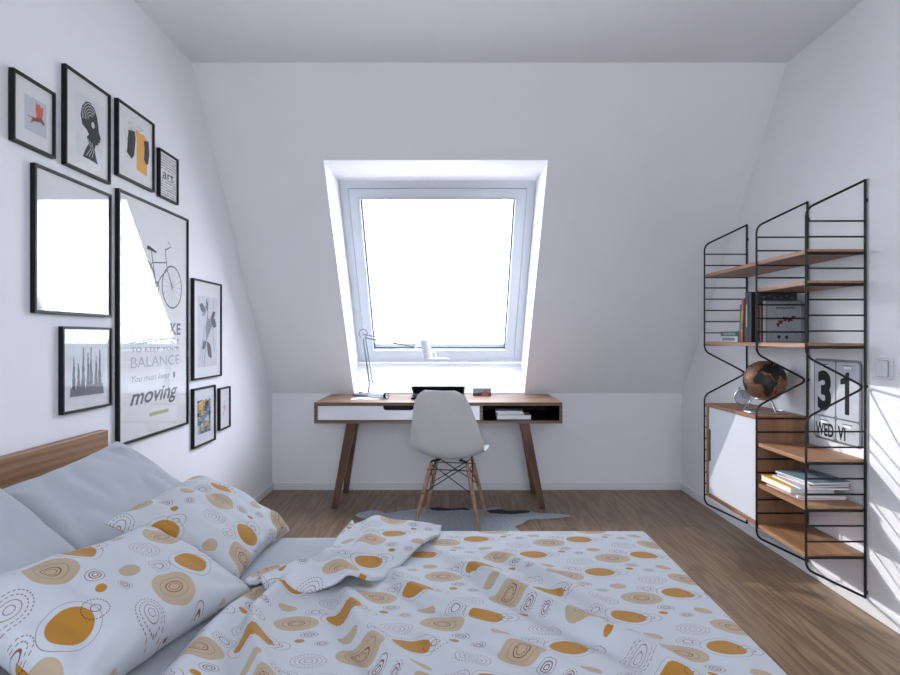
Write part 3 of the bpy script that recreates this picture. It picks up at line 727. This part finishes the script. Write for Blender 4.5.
tx('BALANCE', .16, .298, .70, .044, cmat(160, 165, 172)); tx('You must keep', .17, .232, .52, .034, gi, shear=.3); patch(e, 'round_mark', [blob(W*.77, H*.25, .011, .017)], dki, .0109)
tx('moving', .15, .125, .68, .085, dki, shear=.35, bold=.02); patch(e, 'small_tag', [[(W*.40, H*.085), (W*.68, H*.085), (W*.68, H*.10), (W*.40, H*.10)]], cmat(176, 184, 120), .0109)
# G: leaf
e, W, H = pic('black-framed grey leaf print right of the bicycle poster', 190.7, 277.5, 380.5, 222, 284.8, 376)
S1 = (W*.17, H*.12, W*.68, H*.72)
patch(e, 'print_ground', [[(0, 0), (1, 0), (1, 1), (0, 1)]], cmat(208, 212, 218), .0106, S1)
leaf = lambda x, y, l_, w_, a: [(x+t*l_*cos(a)-s_*w_*sin(pi*t)*sin(a), y+t*l_*sin(a)+s_*w_*sin(pi*t)*cos(a)) for s_, ts in ((1, [i/8 for i in range(9)]), (-1, [1-i/8 for i in range(1, 8)])) for t in ts]
patch(e, 'stems', [stroke([(.30, .0), (.42, .4), (.50, .75), (.52, .98)], .02), stroke([(.20, .05), (.30, .4), (.52, .8)], .012), stroke([(.80, .95), (.74, .6), (.86, .2)], .012), stroke([(.4, .36), (.6, .5), (.8, .7)], .015), stroke([(.1, .1), (.35, .6)], .01)], cmat(98, 102, 110), .0109, S1)
patch(e, 'pale_leaves', [leaf(.44, .4, .32, .10, 1.2), leaf(.2, .72, .3, .06, .5), leaf(.55, .5, .3, .08, .9)], cmat(140, 144, 152), .0110, S1)
patch(e, 'dark_leaves', [leaf(.44, .36, .36, .09, -.75), leaf(.40, .36, .22, .06, 3.6), leaf(.66, .68, .32, .07, -.3), leaf(.66, .7, .26, .05, .35), leaf(.36, .8, .3, .06, 2.9), leaf(.42, .98, .22, .04, -1.2)], cmat(66, 70, 78), .0113, S1)
# H: mosaic
e, W, H = pic('black-framed mosaic print of navy, grey and yellow bars, lowest row', 190.7, 389, 449.5, 215.9, 384.8, 439.6, fw=.010)
random.seed(11); cols = {k: [] for k in range(5)}
nx, ny = 7, 9
for i in range(nx):
    y = 0
    while y < .98:
        h_ = random.choice([.08, .14, .2, .26]); h_ = min(h_, 1-y); cols[random.choice([0, 0, 1, 1, 2, 3, 4])].append([(i/nx, y), ((i+.96)/nx, y), ((i+.96)/nx, y+h_*.95), (i/nx, y+h_*.95)]); y += h_
for k, m_ in enumerate((cmat(44, 52, 74), cmat(120, 136, 158), ylw, cmat(176, 148, 92), cmat(206, 210, 214))):
    patch(e, 'coloured_bars', cols[k], m_, .0109, (W*.2, H*.2, W*.6, H*.58))
# I: small red sketch
e, W, H = pic('small black-framed white print with a faint red sketch, lowest on the right', 217.3, 388.7, 431, 230.8, 385.8, 426.6, fw=.009)
patch(e, 'red_sketch', [stroke([(.35, .3), (.5, .5), (.45, .7), (.6, .72)], .05, .02), stroke([(.45, .5), (.65, .55), (.7, .4)], .04, .02), stroke([(.3, .52), (.5, .6)], .03)], cmat(206, 120, 110), .0109, (W*.1, H*.1, W*.8, H*.8))

# ---------------------------------------------------------------- calendar and switch on the right wall
RR_ = Matrix(((0, 0, -1), (-1, 0, 0), (0, 1, 0)))          # local x -> -Y, y -> +Z, z -> -X
cal = thing('wall_calendar', 'grey metal wall calendar showing 31 WED VI behind the near ladder', 'calendar', (XR, 3.000, .705), RR_.to_euler())
W, H = .345, .392
M['cal'] = mat('brushed_grey_metal', srgb(112, 116, 122), .5, metal=.2); M['card'] = mat('silver_card', srgb(186, 190, 197), .55)
bm = BM(); prism(bm, rrect(0, W, 0, H, .026), .001, .007); obj('back_plate', bm, M['cal'], cal, bev=.001)
cards = [(.010, .168, .118, H-.012), (.177, W-.010, .118, H-.012), (.010, .168, .010, .110), (.177, W-.010, .010, .110)]
for k, (a, b, c, d) in enumerate(cards):
    bm = BM(); prism(bm, rrect(a, b, c, d, .014), .0071, .0090); cd = obj('card', bm, M['card'], cal, bev=.0006)
    sx = (a+b)/2; bm = BM(); box(bm, sx-.026, sx+.026, d-.030, d-.018, .0092, .0096); hk = obj('card_slot', bm, cmat(236, 238, 242), cd)
    bm = BM(); box(bm, sx-.030, sx+.030, d-.0175, d-.013, .0092, .012); obj('hanging_lip', bm, M['cal'], cd)
zt2 = .0094
text_mesh('digit', '3', .036, .140, .104, .195, zt2, M['ink'], cal, bold=.05)
bm = BM(); prism(bm, [(.240, .140), (.270, .140), (.270, .335), (.250, .335), (.236, .312), (.208, .300), (.208, .276), (.240, .280)], zt2, zt2+.0003); obj('digit', bm, M['ink'], cal)
text_mesh('lettering', 'WED', .018, .018, .140, .064, zt2, M['ink'], cal, bold=.03)
text_mesh('lettering', 'VI', .188, .018, .056, .064, zt2, M['ink'], cal, bold=.03)
text_mesh('lettering', '(JUN)', .258, .052, .052, .014, zt2, M['ink_grey'], cal)
sw = thing('light_switch', 'white double rocker light switch right of the wire shelf', 'switch', (XR, 2.566, 1.024), RR_.to_euler())
bm = BM(); prism(bm, rrect(0, .100, 0, .092, .012), 0.0005, .012); obj('cover_plate', bm, mat('switch_plastic', srgb(206, 208, 214), .3, var=.01), sw, bev=.003)
bm = BM(); prism(bm, rrect(.016, .084, .010, .082, .006), .0121, .0128); obj('gap', bm, M['rubber'], sw)
for a, b in ((.018, .0495), (.0505, .082)):
    bm = BM(); v = box(bm, a, b, .012, .080, .0130, .021); v[4].co.z = v[5].co.z = .0165; obj('rocker', bm, M['plastic_white'], sw, bev=.002)

# ---------------------------------------------------------------- things on the wall shelf
TOP = RU[8]-.004+.019+.0005
def upright(name, label, y, th, h, d, cover, x=1.60, lean=0, title=None, face=None, base=TOP, group='books standing on the middle shelf'):
    """a standing book: spine towards the room (-x), covers facing along y"""
    e = thing(name, label, 'book', (x, y, base), (radians(lean), 0, 0), group)
    c = .0022; bm = BM()
    box(bm, 0, d, 0, c, 0, h); box(bm, 0, d, th-c, th, 0, h); box(bm, 0, c, c, th-c, 0, h); obj('cover', bm, cover, e, bev=.0006)
    bm = BM(); box(bm, c, d-.004, c, th-c, .003, h-.003); obj('pages', bm, M['paper'], e)
    if title:
        bm = BM(); box(bm, -.0006, -.0001, th*.3, th*.7, h*.3, h*.75); obj('spine_title', bm, title, e)
    return e
wt_ = cmat(206, 206, 206)
e = upright('book', 'pale book with a floral portrait cover facing the bed on the middle shelf', 3.062, .030, .213, .186, cmat(120, 122, 128), x=1.612)
FM = Matrix(((1,0,0,0),(0,0,1,0),(0,1,0,0),(0,0,0,1)))   # (x, y) -> (x, z) in front of the cover
def facep(nme, pls, m_, yy):
    bm = BM()
    for P_ in pls: prism(bm, P_, -yy-.0002, -yy, 'y')
    return obj(nme, bm, m_, e)
facep('cover_ground', [[(.006, .006), (.180, .006), (.180, .207), (.006, .207)]], cmat(150, 152, 158), .0004)
facep('hair_lines', [stroke([(.09, .10), (.05, .14), (.03, .19)], .003), stroke([(.1, .12), (.13, .16), (.16, .2)], .003), stroke([(.09, .08), (.04, .06), (.02, .02)], .003), stroke([(.10, .08), (.14, .06), (.165, .03)], .003), stroke([(.09, .11), (.09, .18)], .002)], cmat(120, 122, 130), .0007)
facep('faint_title', [blob(.055+.0105*k, .176+.0012*sin(k*3), .0042, .0048, k=.3, ph=k) for k in range(9)], cmat(58, 60, 66), .0010)
facep('flowers', [blob(.075, .105, .012, .010, k=.2), blob(.100, .120, .014, .011, k=.25, ph=1), blob(.122, .115, .013, .011, k=.2, ph=2), blob(.140, .128, .010, .008, k=.2), blob(.062, .09, .008, .012, k=.2)], cmat(92, 34, 40), .0010)
facep('eyes', [blob(.066, .028, .008, .010, k=.1), blob(.106, .026, .008, .010, k=.1)], cmat(40, 36, 40), .0010)
tm = text_mesh('lettering', 'metropolis'[:3]+' '+'tropolis', 0, 0, .09, .014, 0, cmat(70, 72, 78), e) if False else None
e = upright('book', 'thin maroon book squeezed behind the floral portrait book', 3.094, .016, .190, .17, cmat(96, 34, 38), x=1.604)
e = upright('book', 'thin black book with a red stripe beside the maroon book', 3.111, .014, .200, .17, cmat(30, 28, 32), x=1.598, title=red)
e = upright('book', 'big dark grey patterned book rising behind the floral portrait book', 3.127, .026, .258, .205, cmat(52, 54, 58), x=1.604)
facep('cover_pattern', [blob(.03+.03*k, .235+.006*sin(k*2), .010, .006, k=.3, ph=k) for k in range(6)], cmat(96, 98, 102), .0004)
e = upright('book', 'tall near black book with blank spine on the middle shelf', 3.156, .030, .262, .19, cmat(22, 24, 28), x=1.585)
e = upright('book', 'tall dark navy book with a pale lettered spine on the middle shelf', 3.189, .034, .268, .19, cmat(30, 40, 54), x=1.585, title=cmat(150, 156, 164))
e = upright('book', 'slim black book between the navy and the orange books', 3.2262, .015, .238, .18, cmat(18, 18, 20), x=1.59)
e = upright('book', 'red and orange slim book leaning beside the green book', 3.2605, .022, .235, .17, cmat(176, 66, 40), x=1.59, lean=3)
bm = BM(); box(bm, -.0008, -.0001, .002, .020, .05, .17); obj('spine_band', bm, cmat(206, 140, 48), e)
bm = BM(); box(bm, -.0012, -.0009, .004, .018, .07, .11); obj('spine_label', bm, cmat(60, 120, 84), e)
e = upright('book', 'green slim book leaning farthest left of the upright row', 3.2835, .016, .205, .16, cmat(44, 104, 88), x=1.59, lean=3)
book('book', 'small white book lying under the teal one on the middle shelf', 'book', (1.598, 3.335, TOP), (0, 0, 0), .15, .22, .032, cmat(206, 208, 210), spine=cmat(110, 112, 118))
book('book', 'small dark teal book lying on top of the white one', 'book', (1.600, 3.335, TOP+.0325), (0, 0, 0), .145, .21, .026, cmat(52, 72, 76), spine=cmat(130, 150, 150))

# globe
gz = .800
g = thing('globe', 'copper coloured globe with dark continents on a wire stand on the cabinet', 'globe', (1.695, 3.23, gz))
gc = Vector((0, 0, .168)); gr = .107
t = NT('copper_globe'); n1 = t.noise(t.coord(), 60, 4, .6); t.link(t.ramp(n1, [(.35, srgb(108, 76, 58)), (.65, srgb(156, 114, 88))]), t.b.inputs['Base Color'])
t.b.inputs['Roughness'].default_value = .45; t.b.inputs['Metallic'].default_value = .25; t.bump(n1, .2, .002); M['copper'] = t.m
bm = BM(); bmesh.ops.create_uvsphere(bm, u_segments=64, v_segments=32, radius=gr, matrix=Matrix.Translation(gc)); ball = obj('ball', bm, M['copper'], g, smooth=True)
CON = {'africa': [(-17,15),(-16,21),(-10,29),(-6,35),(3,37),(10,37),(11,33),(20,31),(30,31),(33,28),(37,20),(43,12),(51,12),(48,5),(41,-2),(39,-8),(40,-15),(35,-20),(33,-27),(27,-34),(19,-35),(15,-27),(12,-17),(13,-8),(9,0),(8,4),(-3,5),(-9,4),(-14,10)],
 'madagascar': [(44,-16),(50,-14),(49,-22),(46,-25),(43,-22)],
 'europe_asia': [(-9,37),(-9,43),(-1,44),(-4,48),(4,52),(9,54),(8,58),(5,61),(14,68),(28,71),(44,67),(60,69),(80,73),(105,77),(140,73),(175,69),(178,64),(160,60),(156,52),(142,54),(135,44),(127,37),(121,30),(112,21),(106,12),(100,8),(97,17),(90,22),(80,12),(77,8),(73,18),(66,25),(57,26),(60,22),(52,16),(44,12),(39,20),(35,29),(36,36),(27,37),(24,40),(22,37),(18,41),(13,45),(16,38),(8,44),(3,42),(-1,37)],
 'south_america': [(-80,0),(-77,8),(-70,12),(-60,9),(-50,1),(-35,-6),(-39,-16),(-48,-27),(-58,-36),(-65,-43),(-69,-54),(-75,-48),(-72,-30),(-71,-18),(-80,-6)],
 'north_america': [(-165,62),(-160,70),(-125,70),(-95,72),(-80,68),(-92,58),(-80,52),(-65,58),(-56,50),(-68,44),(-76,36),(-81,28),(-90,30),(-97,24),(-90,17),(-83,9),(-95,15),(-106,22),(-115,30),(-124,40),(-130,52),(-150,60)],
 'australia': [(114,-22),(122,-16),(131,-12),(137,-16),(142,-11),(147,-20),(153,-28),(148,-38),(138,-34),(130,-32),(116,-35)]}
def inside(x, y, P_):
    c = False; n = len(P_)
    for i in range(n):
        (x1, y1), (x2, y2) = P_[i], P_[(i+1) % n]
        if (y1 > y) != (y2 > y) and x < (x2-x1)*(y-y1)/(y2-y1)+x1: c = not c
    return c
az0 = math.atan2(-3.23, -1.695)          # towards the bed
def sph(lo, la, r):
    a = az0+radians(lo-16); la = radians(la); v = Vector((cos(la)*cos(a), cos(la)*sin(a), sin(la)))
    v.rotate(Matrix.Rotation(radians(12), 3, Vector((0, 0, 1)).cross(Vector((cos(az0), sin(az0), 0))))); return gc+v*r
for k, P_ in CON.items():
    bm = BM(); vs = {}
    st_ = 2.0
    x0_, x1_ = min(p[0] for p in P_), max(p[0] for p in P_); y0_, y1_ = min(p[1] for p in P_), max(p[1] for p in P_)
    def V(i, j):
        if (i, j) not in vs: vs[(i, j)] = bm.verts.new(sph(x0_+i*st_, y0_+j*st_, gr+.0009))
        return vs[(i, j)]
    for i in range(int((x1_-x0_)/st_)+1):
        for j in range(int((y1_-y0_)/st_)+1):
            if inside(x0_+(i+.5)*st_, y0_+(j+.5)*st_, P_): bm.faces.new((V(i, j), V(i+1, j), V(i+1, j+1), V(i, j+1)))
    obj('continent', bm, cmat(38, 30, 28), g).modifiers.new('t', 'SOLIDIFY').thickness = .001
for lo, la in ((-40, 66), (60, 60), (-75, 20), (75, -10)):
    a = sph(lo, la, gr); b = sph(lo, la, gr+.012); bm = BM(); tube(bm, [a, b], [.0012, .0024], 6); obj('push_pin', bm, M['steel'], g)
bm = BM()
for k in range(3):
    a = az0+2*pi*k/3+.5; tube(bm, [(.105*cos(a), .105*sin(a), .007), (.052*cos(a), .052*sin(a), .074)], .0026, 8)
ringpts = [(.056*cos(2*pi*i/28), .056*sin(2*pi*i/28), .074) for i in range(28)]; tube(bm, ringpts, .003, 8, closed=True)
obj('wire_stand', bm, M['steel'], g)
bm = BM(); tube(bm, [(.108*cos(2*pi*i/32), .108*sin(2*pi*i/32), .0035) for i in range(32)], .003, 8, closed=True); obj('base_ring', bm, M['steel'], g)
# alarm clock
ck = thing('alarm_clock', 'small silver twin bell alarm clock beside the globe on the cabinet', 'clock', (1.70, 3.485, .800), (0, 0, radians(-28)))
Mc = Matrix.Translation((0, 0, .053)) @ Matrix.Rotation(radians(90), 4, 'X')
bm = BM(); lathe(bm, [(0, -.02), (.036, -.02), (.044, -.012), (.045, .015), (.042, .018), (.038, .014), (.0, .014)], Mc, 32); obj('case', bm, M['steel'], ck, smooth=True, angle=40)
bm = BM(); lathe(bm, [(0, .0142), (.0375, .0142), (.0375, .0152), (0, .0152)], Mc, 32); fc = obj('dial', bm, cmat(206, 212, 220), ck)
bm = BM(); box(bm, -.0008, .0008, -.0170, -.0160, .053, .076); obj('minute_hand', bm, M['black'], fc)
bm = BM(); box(bm, -.001, .016, -.0170, -.0160, .0515, .0535); obj('hour_hand', bm, M['black'], fc)
for s_ in (-1, 1):
    Mb = Matrix.Translation((s_*.020, 0, .098)) @ Matrix.Rotation(s_*.4, 4, 'Y'); bm = BM(); lathe(bm, [(.014, 0), (.012, .007), (.005, .011), (0, .0115)], Mb, 20); obj('bell', bm, M['steel'], ck, smooth=True)
    bm = BM(); tube(bm, [(s_*.022, 0, .016), (s_*.030, 0, .0005)], .003, 8); obj('foot', bm, M['steel'], ck)
bm = BM(); tube(bm, bend([(-.02, 0, .108), (-.008, 0, .120), (.008, 0, .120), (.02, 0, .108)], .006), .0015, 8); obj('handle', bm, M['steel'], ck)
# magazines and books lying on the lower shelf
zz = RL[5]-.004+.019+.0006
GP = 'magazines and books piled on the lower shelf'
stk = [('magazine', 'slim red and white magazine at the bottom of the lower shelf pile', .215, .285, .008, cmat(190, 70, 60), 1.585, 2.735, 2, True),
 ('magazine', 'white magazine lying second from the bottom of the lower shelf pile', .22, .27, .010, cmat(222, 224, 226), 1.590, 2.730, -1, True),
 ('book', 'thick book with a yellow cover and white page edges in the lower shelf pile', .205, .265, .030, cmat(222, 172, 50), 1.570, 2.768, 0, False),
 ('magazine', 'pale grey magazine sticking out to the right above the yellow book', .215, .27, .008, cmat(196, 202, 206), 1.604, 2.712, -3, True),
 ('magazine', 'red magazine below the grey blue one on the lower shelf pile', .19, .25, .009, cmat(186, 40, 48), 1.612, 2.735, 5, True),
 ('magazine', 'slim white booklet between the red magazine and the topmost one', .19, .24, .006, cmat(214, 212, 210), 1.618, 2.735, 2, True),
 ('magazine', 'grey blue magazine lying topmost on the lower shelf pile', .20, .265, .009, cmat(128, 146, 162), 1.606, 2.730, 7, True)]
for nme, lab, w_, d_, h_, m_, x_, y_, r_, sf in stk:
    e = book(nme, lab, nme, (x_+w_, y_+d_, zz), (0, 0, radians(180+r_)), w_, d_, h_, m_, group=GP, soft=sf)
    if 'yellow' in lab:
        text_mesh('lettering', 'GREEN', .03, .19, .13, .04, h_+.0004, M['ink'], e, bold=.02)
        bm = BM(); box(bm, .03, .10, .12, .135, h_+.0002, h_+.0005); obj('cover_line', bm, M['ink'], e)
    zz += h_+.0005
# ---------------------------------------------------------------- bed
bed = thing('bed', 'double bed with an oak headboard against the left wall', 'bed', (-.35, 1.27, 0))
BY0, BY1 = .36, 2.16
bm = BM(); box(bm, -1.385, -1.350, .22, 2.372, .12, .836); hb_ = obj('headboard', bm, M['head_y'], bed, bev=.003, world=True)
bm = BM(); frame4(bm, -1.350, .64, BY0+.01, BY1-.01, .03, .14, .25); box(bm, -1.32, .61, BY0+.04, BY1-.04, .20, .22)
obj('bed_frame', bm, M['head_y'], bed, bev=.002, world=True)
for x, y in ((-1.25, BY0+.1), (-1.25, BY1-.1), (.55, BY0+.1), (.55, BY1-.1)):
    bm = BM(); box(bm, x-.03, x+.03, y-.03, y+.03, 0, .14); obj('leg', bm, M['head_y'], bed, world=True)
def cushion_box(bm, x0, x1, y0, y1, z0, z1):
    prism(bm, rrect(x0, x1, y0, y1, .05), z0, z1)
bm = BM(); cushion_box(bm, -1.345, .645, BY0, BY1, .251, .478); mt_ = obj('mattress', bm, M['mattress'], bed, bev=.03, seg=4, world=True, smooth=True, angle=60)
# fitted sheet, softly wrinkled
bm = BM(); NXs, NYs = 70, 60; g_ = []
for j in range(NYs+1):
    row = []
    for i in range(NXs+1):
        x = -1.342+1.99*i/NXs; y = BY0-.004+(BY1-BY0+.008)*j/NYs
        ed = min((y-BY0+.004)/.03, (BY1+.004-y)/.03, 1); z = .483+.004*noise.noise(Vector((x*5, y*4, 0)))*max(ed, 0) - .02*(1-max(0, min(1, ed)))**2
        row.append(bm.verts.new((x, y, z)))
    g_.append(row)
for A, B in zip(g_, g_[1:]):
    for i in range(NXs): bm.faces.new((A[i], A[i+1], B[i+1], B[i]))
o_ = obj('fitted_sheet', bm, M['sheet'], bed, smooth=True, world=True); md = o_.modifiers.new('t', 'SOLIDIFY'); md.thickness = .004; md.offset = 1
# ---- comforter
def seg_d(px, py, a, b):
    ax, ay = a; bx, by = b; dx, dy = bx-ax, by-ay; L2 = dx*dx+dy*dy
    t = max(0, min(1, ((px-ax)*dx+(py-ay)*dy)/L2)); qx, qy = ax+t*dx, ay+t*dy
    s = math.copysign(1, dx*(py-ay)-dy*(px-ax))
    return math.hypot(px-qx, py-qy), s, t
RID = [  # polyline, height, width (far side, near side)
 ([(-.04, 1.93), (.087, 1.73), (.168, 1.60), (.308, 1.42), (.395, 1.33), (.46, 1.20), (.5, 1.05)], 0.037, 0.057, 0.016),
 ([(.10, 1.95), (.277, 1.72), (.343, 1.58), (.40, 1.47)], 0.022, 0.045, 0.014),
 ([(-.29, 1.66), (-.27, 1.56), (-.215, 1.40), (-.137, 1.27), (-.07, 1.17), (.02, 1.0)], 0.038, 0.045, 0.016),
 ([(-.20, 1.80), (-.13, 1.66), (-.03, 1.54), (.10, 1.47)], 0.022, 0.038, 0.014),
 ([(-.38, 1.72), (-.455, 1.60), (-.475, 1.45), (-.443, 1.33), (-.373, 1.19), (-.28, 1.0)], 0.046, 0.030, 0.018),
 ([(.0, 1.50), (.09, 1.37), (.22, 1.25), (.36, 1.08)], 0.020, 0.038, 0.014),
 ([(-.10, 1.44), (-.01, 1.31), (.08, 1.18)], 0.015, 0.030, 0.014)]
def folds(x, y):
    h = 0
    for pl, A_, wl_, wr_ in RID:
        best = None; n = len(pl)-1
        for k in range(n):
            d, s, t = seg_d(x, y, pl[k], pl[k+1])
            if best is None or d < best[0]: best = (d, s, (k+t)/n)
        d, s, u = best; w_ = wl_ if s > 0 else wr_
        tp = min(1, min(u, 1-u)*4+.12)
        h += A_*tp*exp(-(d/w_)**2)
        if s < 0: h -= A_*.22*tp*exp(-((d-w_*2.4)/(w_*1.1))**2)
    h += (.002*noise.noise(Vector((x*4, y*4, 3)))+.0008*noise.noise(Vector((x*14, y*12, 7))))
    return h
XLp = [(.2, -.62), (.9, -.61), (1.15, -.60), (1.42, -.60), (1.51, -.59), (1.61, -.565), (1.70, -.53), (1.74, -.46), (1.81, -.38), (2.0, -.365), (2.3, -.36)]
def xleft(y):
    for (a, xa_), (b, xb_) in zip(XLp, XLp[1:]):
        if y <= b: t = (y-a)/(b-a); return xa_+(xb_-xa_)*max(0, t)
    return XLp[-1][1]
CT = .503; FX, FYn, FYf, RD = .685, .32, 2.155, .03
def drape(s, e0, sg):
    """distance beyond an edge -> (offset, drop), rolling over a radius"""
    if s <= 0: return 0, 0
    q = RD*pi/2
    if s < q: a = s/RD; return RD*sin(a), RD*(1-cos(a))
    return RD, RD+(s-q)
bm = BM(); uvl = bm.loops.layers.uv.new('UVMap'); NX_, NY_ = 190, 200; G = []; UV = {}
y0_, y1_ = FYn-.30, FYf+.27
for j in range(NY_+1):
    yy = y0_+(y1_-y0_)*j/NY_; xl = xleft(min(max(yy, .3), 2.15)); row = []
    for i in range(NX_+1):
        f = i/NX_; xx = xl+(FX+.30-xl)*f
        ox, dx_ = drape(xx-FX, 0, 1); x = min(xx, FX)+ox
        if yy > FYf: oy, dy_ = drape(yy-FYf, 0, 1); y = FYf+oy
        elif yy < FYn: oy, dy_ = drape(FYn-yy, 0, 1); y = FYn-oy
        else: dy_ = 0; y = yy
        drop = max(dx_, dy_) if not (dx_ and dy_) else sqrt(dx_*dx_+dy_*dy_)
        edge = min(1, max(0, (FX-xx)/.06), 1) if xx < FX else 0
        edge = min(edge, max(0, min(1, (FYf-yy)/.08)), max(0, min(1, (yy-FYn)/.08)))
        puff = .009*edge; h = folds(xx, yy)*edge
        roll = (xx-xl); rl = 0
        if roll < .05: rl = -.016*(1-roll/.05)**2        # hem thins down to the sheet
        if yy < 1.75: h += .022*exp(-((roll-.05)/.035)**2)*min(1, (1.75-yy)/.15)
        wob = 0
        if dx_ > .03: wob = .008*sin(yy*22)*min(1, dx_/.15); x += wob
        if dy_ > .03: y += .007*sin(xx*21)*min(1, dy_/.15)*(1 if yy > FYf else -1)
        v = bm.verts.new((x, y, max(CT+puff+h+rl-drop, .2 if drop else 0))); UV[v] = (xx-.089, yy-.05); row.append(v)
    G.append(row)
for A, B in zip(G, G[1:]):
    for i in range(NX_):
        f = bm.faces.new((A[i], A[i+1], B[i+1], B[i])); f.smooth = True
        for l in f.loops: l[uvl].uv = UV[l.vert]
cf = obj('comforter', bm, M['print'], None); md = cf.modifiers.new('t', 'SOLIDIFY'); md.thickness = .012; md.offset = -1
nm(cf, 'rumpled white comforter printed with ochre and beige circles, spread over the bed', 'comforter')
# folded back corner (part of the comforter)
bm = BM(); uvl = bm.loops.layers.uv.new('UVMap'); G = []; UV = {}; NA, NB = 70, 40
fold = [(-.345, 2.16), (-.36, 2.0), (-.37, 1.86), (-.43, 1.765), (-.52, 1.71), (-.55, 1.63)]
free = [(-.03, 2.14), (-.05, 2.03), (-.13, 1.84), (-.235, 1.64), (-.36, 1.61), (-.48, 1.60)]
def pl_at(P_, t):
    t *= len(P_)-1; k = min(int(t), len(P_)-2); t -= k
    p0, p1, p2, p3 = [Vector(P_[max(0, min(len(P_)-1, k+q))]) for q in (-1, 0, 1, 2)]
    return .5*((2*p1)+(-p0+p2)*t+(2*p0-5*p1+4*p2-p3)*t*t+(-p0+3*p1-3*p2+p3)*t**3)
for j in range(NA+1):
    a = j/NA; p, q = pl_at(fold, a), pl_at(free, a); row = []; n_ = (q-p); L_ = n_.length
    for i in range(NB+1):
        s = i/NB
        # roll: starts under the edge, curls round, lies back on top
        if s < .22:
            an = pi*(s/.22); base = p - n_.normalized()*.020*sin(an); z = CT-.004+.0225*(1-cos(an))
            x, y = base
        else:
            t_ = (s-.22)/.78; c = p+n_*t_; x, y = c
            und = folds(x, y) if x > xleft(min(y, 2.15)) else 0
            edge = max(0, min(1, (FYf-y)/.08)); z = CT+.034+und*.55*edge + .018*sin(pi*t_)*(.6+.4*sin(a*9)) + .012*sin(a*17+t_*3)*t_ - .006*t_
            z += .02*exp(-((t_-.25-.3*a)/.12)**2) + .018*exp(-((a-.45-.2*t_)/.07)**2)
            if y > FYf-.02: z -= (y-FYf+.02)*.5
        v = bm.verts.new((x, y, z)); UV[v] = (x*.8+y*.6, -x*.6+y*.8); row.append(v)
    G.append(row)
for A, B in zip(G, G[1:]):
    for i in range(NB):
        f = bm.faces.new((A[i], A[i+1], B[i+1], B[i])); f.smooth = True
        for l in f.loops: l[uvl].uv = UV[l.vert]
fc_ = obj('folded_corner', bm, M['print'], cf); md = fc_.modifiers.new('t', 'SOLIDIFY'); md.thickness = .012; md.offset = -1
# ---- pillows
def pillow(label, m_, size, mat4, seed, uvo=(0, 0), group=None, bulge=1.0, sag=0):
    w_, h_, th = size; N = 44
    bm = BM(); uvl = bm.loops.layers.uv.new('UVMap'); UV = {}; sides = []
    for sg in (1, -1):
        G = []
        for j in range(N+1):
            row = []
            for i in range(N+1):
                u, v = -1+2*i/N, -1+2*j/N
                x = w_/2*u*(1-.10*(1-v*v)*abs(u)**3); y = h_/2*v*(1-.13*(1-u*u)*abs(v)**3)
                q = max(0, (1-abs(u)**2.6))*max(0, (1-abs(v)**2.6)); z = sg*th/2*q**.42
                wr = noise.noise(Vector((x*5+seed, y*4, sg)))*.024+(abs(noise.noise(Vector((x*9+seed, y*5, sg*2))))-.2)*.030
                # creases radiating from the corners
                for cu, cv in ((1,1),(-1,1),(1,-1),(-1,-1)):
                    du, dv = u-cu, v-cv; r = math.hypot(du, dv); an = math.atan2(dv, du); wr += .011*sin(an*8+seed)*exp(-(r/.6)**2)
                z += sg*wr*min(1, q*2.2)
                z -= sag*(x*x)*1.0
                vv_ = bm.verts.new((x, y, z)) if (sg == 1 or q > 0) else sides[0][j][i]
                UV[vv_] = (x*1.0+uvo[0]+(0 if sg == 1 else .1), y*.78+uvo[1]); row.append(vv_)
            G.append(row)
        sides.append(G)
        for A, B in zip(G, G[1:]):
            for i in range(N):
                f = bm.faces.new((A[i], A[i+1], B[i+1], B[i])); f.smooth = True
                for l in f.loops: l[uvl].uv = UV[l.vert]
    e = obj('pillow', bm, m_, None)
    e.location = mat4.to_translation(); e.rotation_euler = mat4.to_euler()
    nm(e, label, 'pillow', group)
    s_ = e.modifiers.new('s', 'SUBSURF'); s_.levels = s_.render_levels = 1
    return e
def pose(c, xdir, ydir):
    X = Vector(xdir).normalized(); Z = X.cross(Vector(ydir)).normalized(); Y = Z.cross(X)
    m = Matrix((X, Y, Z)).transposed().to_4x4(); m.translation = Vector(c); return m
# local x = long side, local y = short side pointing up the pillow, local z = its face
pillow('plain pale pillow propped against the headboard behind the far printed pillow', M['sheet'], (.74, .53, .17), pose((-1.03, 1.87, .645), (0, 1, .05), (-.42, 0, .30)), 1.3)
pillow('plain pale pillow nearest the camera, behind the near printed pillow', M['sheet'], (.76, .48, .14), pose((-1.06, 1.19, .710), (0, 1, 0), (-.38, 0, .30)), 4.1)
pillow('ochre circle print pillow leaning on the far plain pillow', M['print'], (.54, .42, .16), pose((-.775, 1.93, .590), (.03, 1, 0), (-.33, 0, .17)), 7.7, (.05, .1))
pillow('ochre circle print pillow lying in front of the near plain pillow', M['print'], (.60, .37, .16), pose((-.765, 1.375, .600), (.24, 1, -.04), (-.34, .05, .15)), 9.2, (.2, .33))
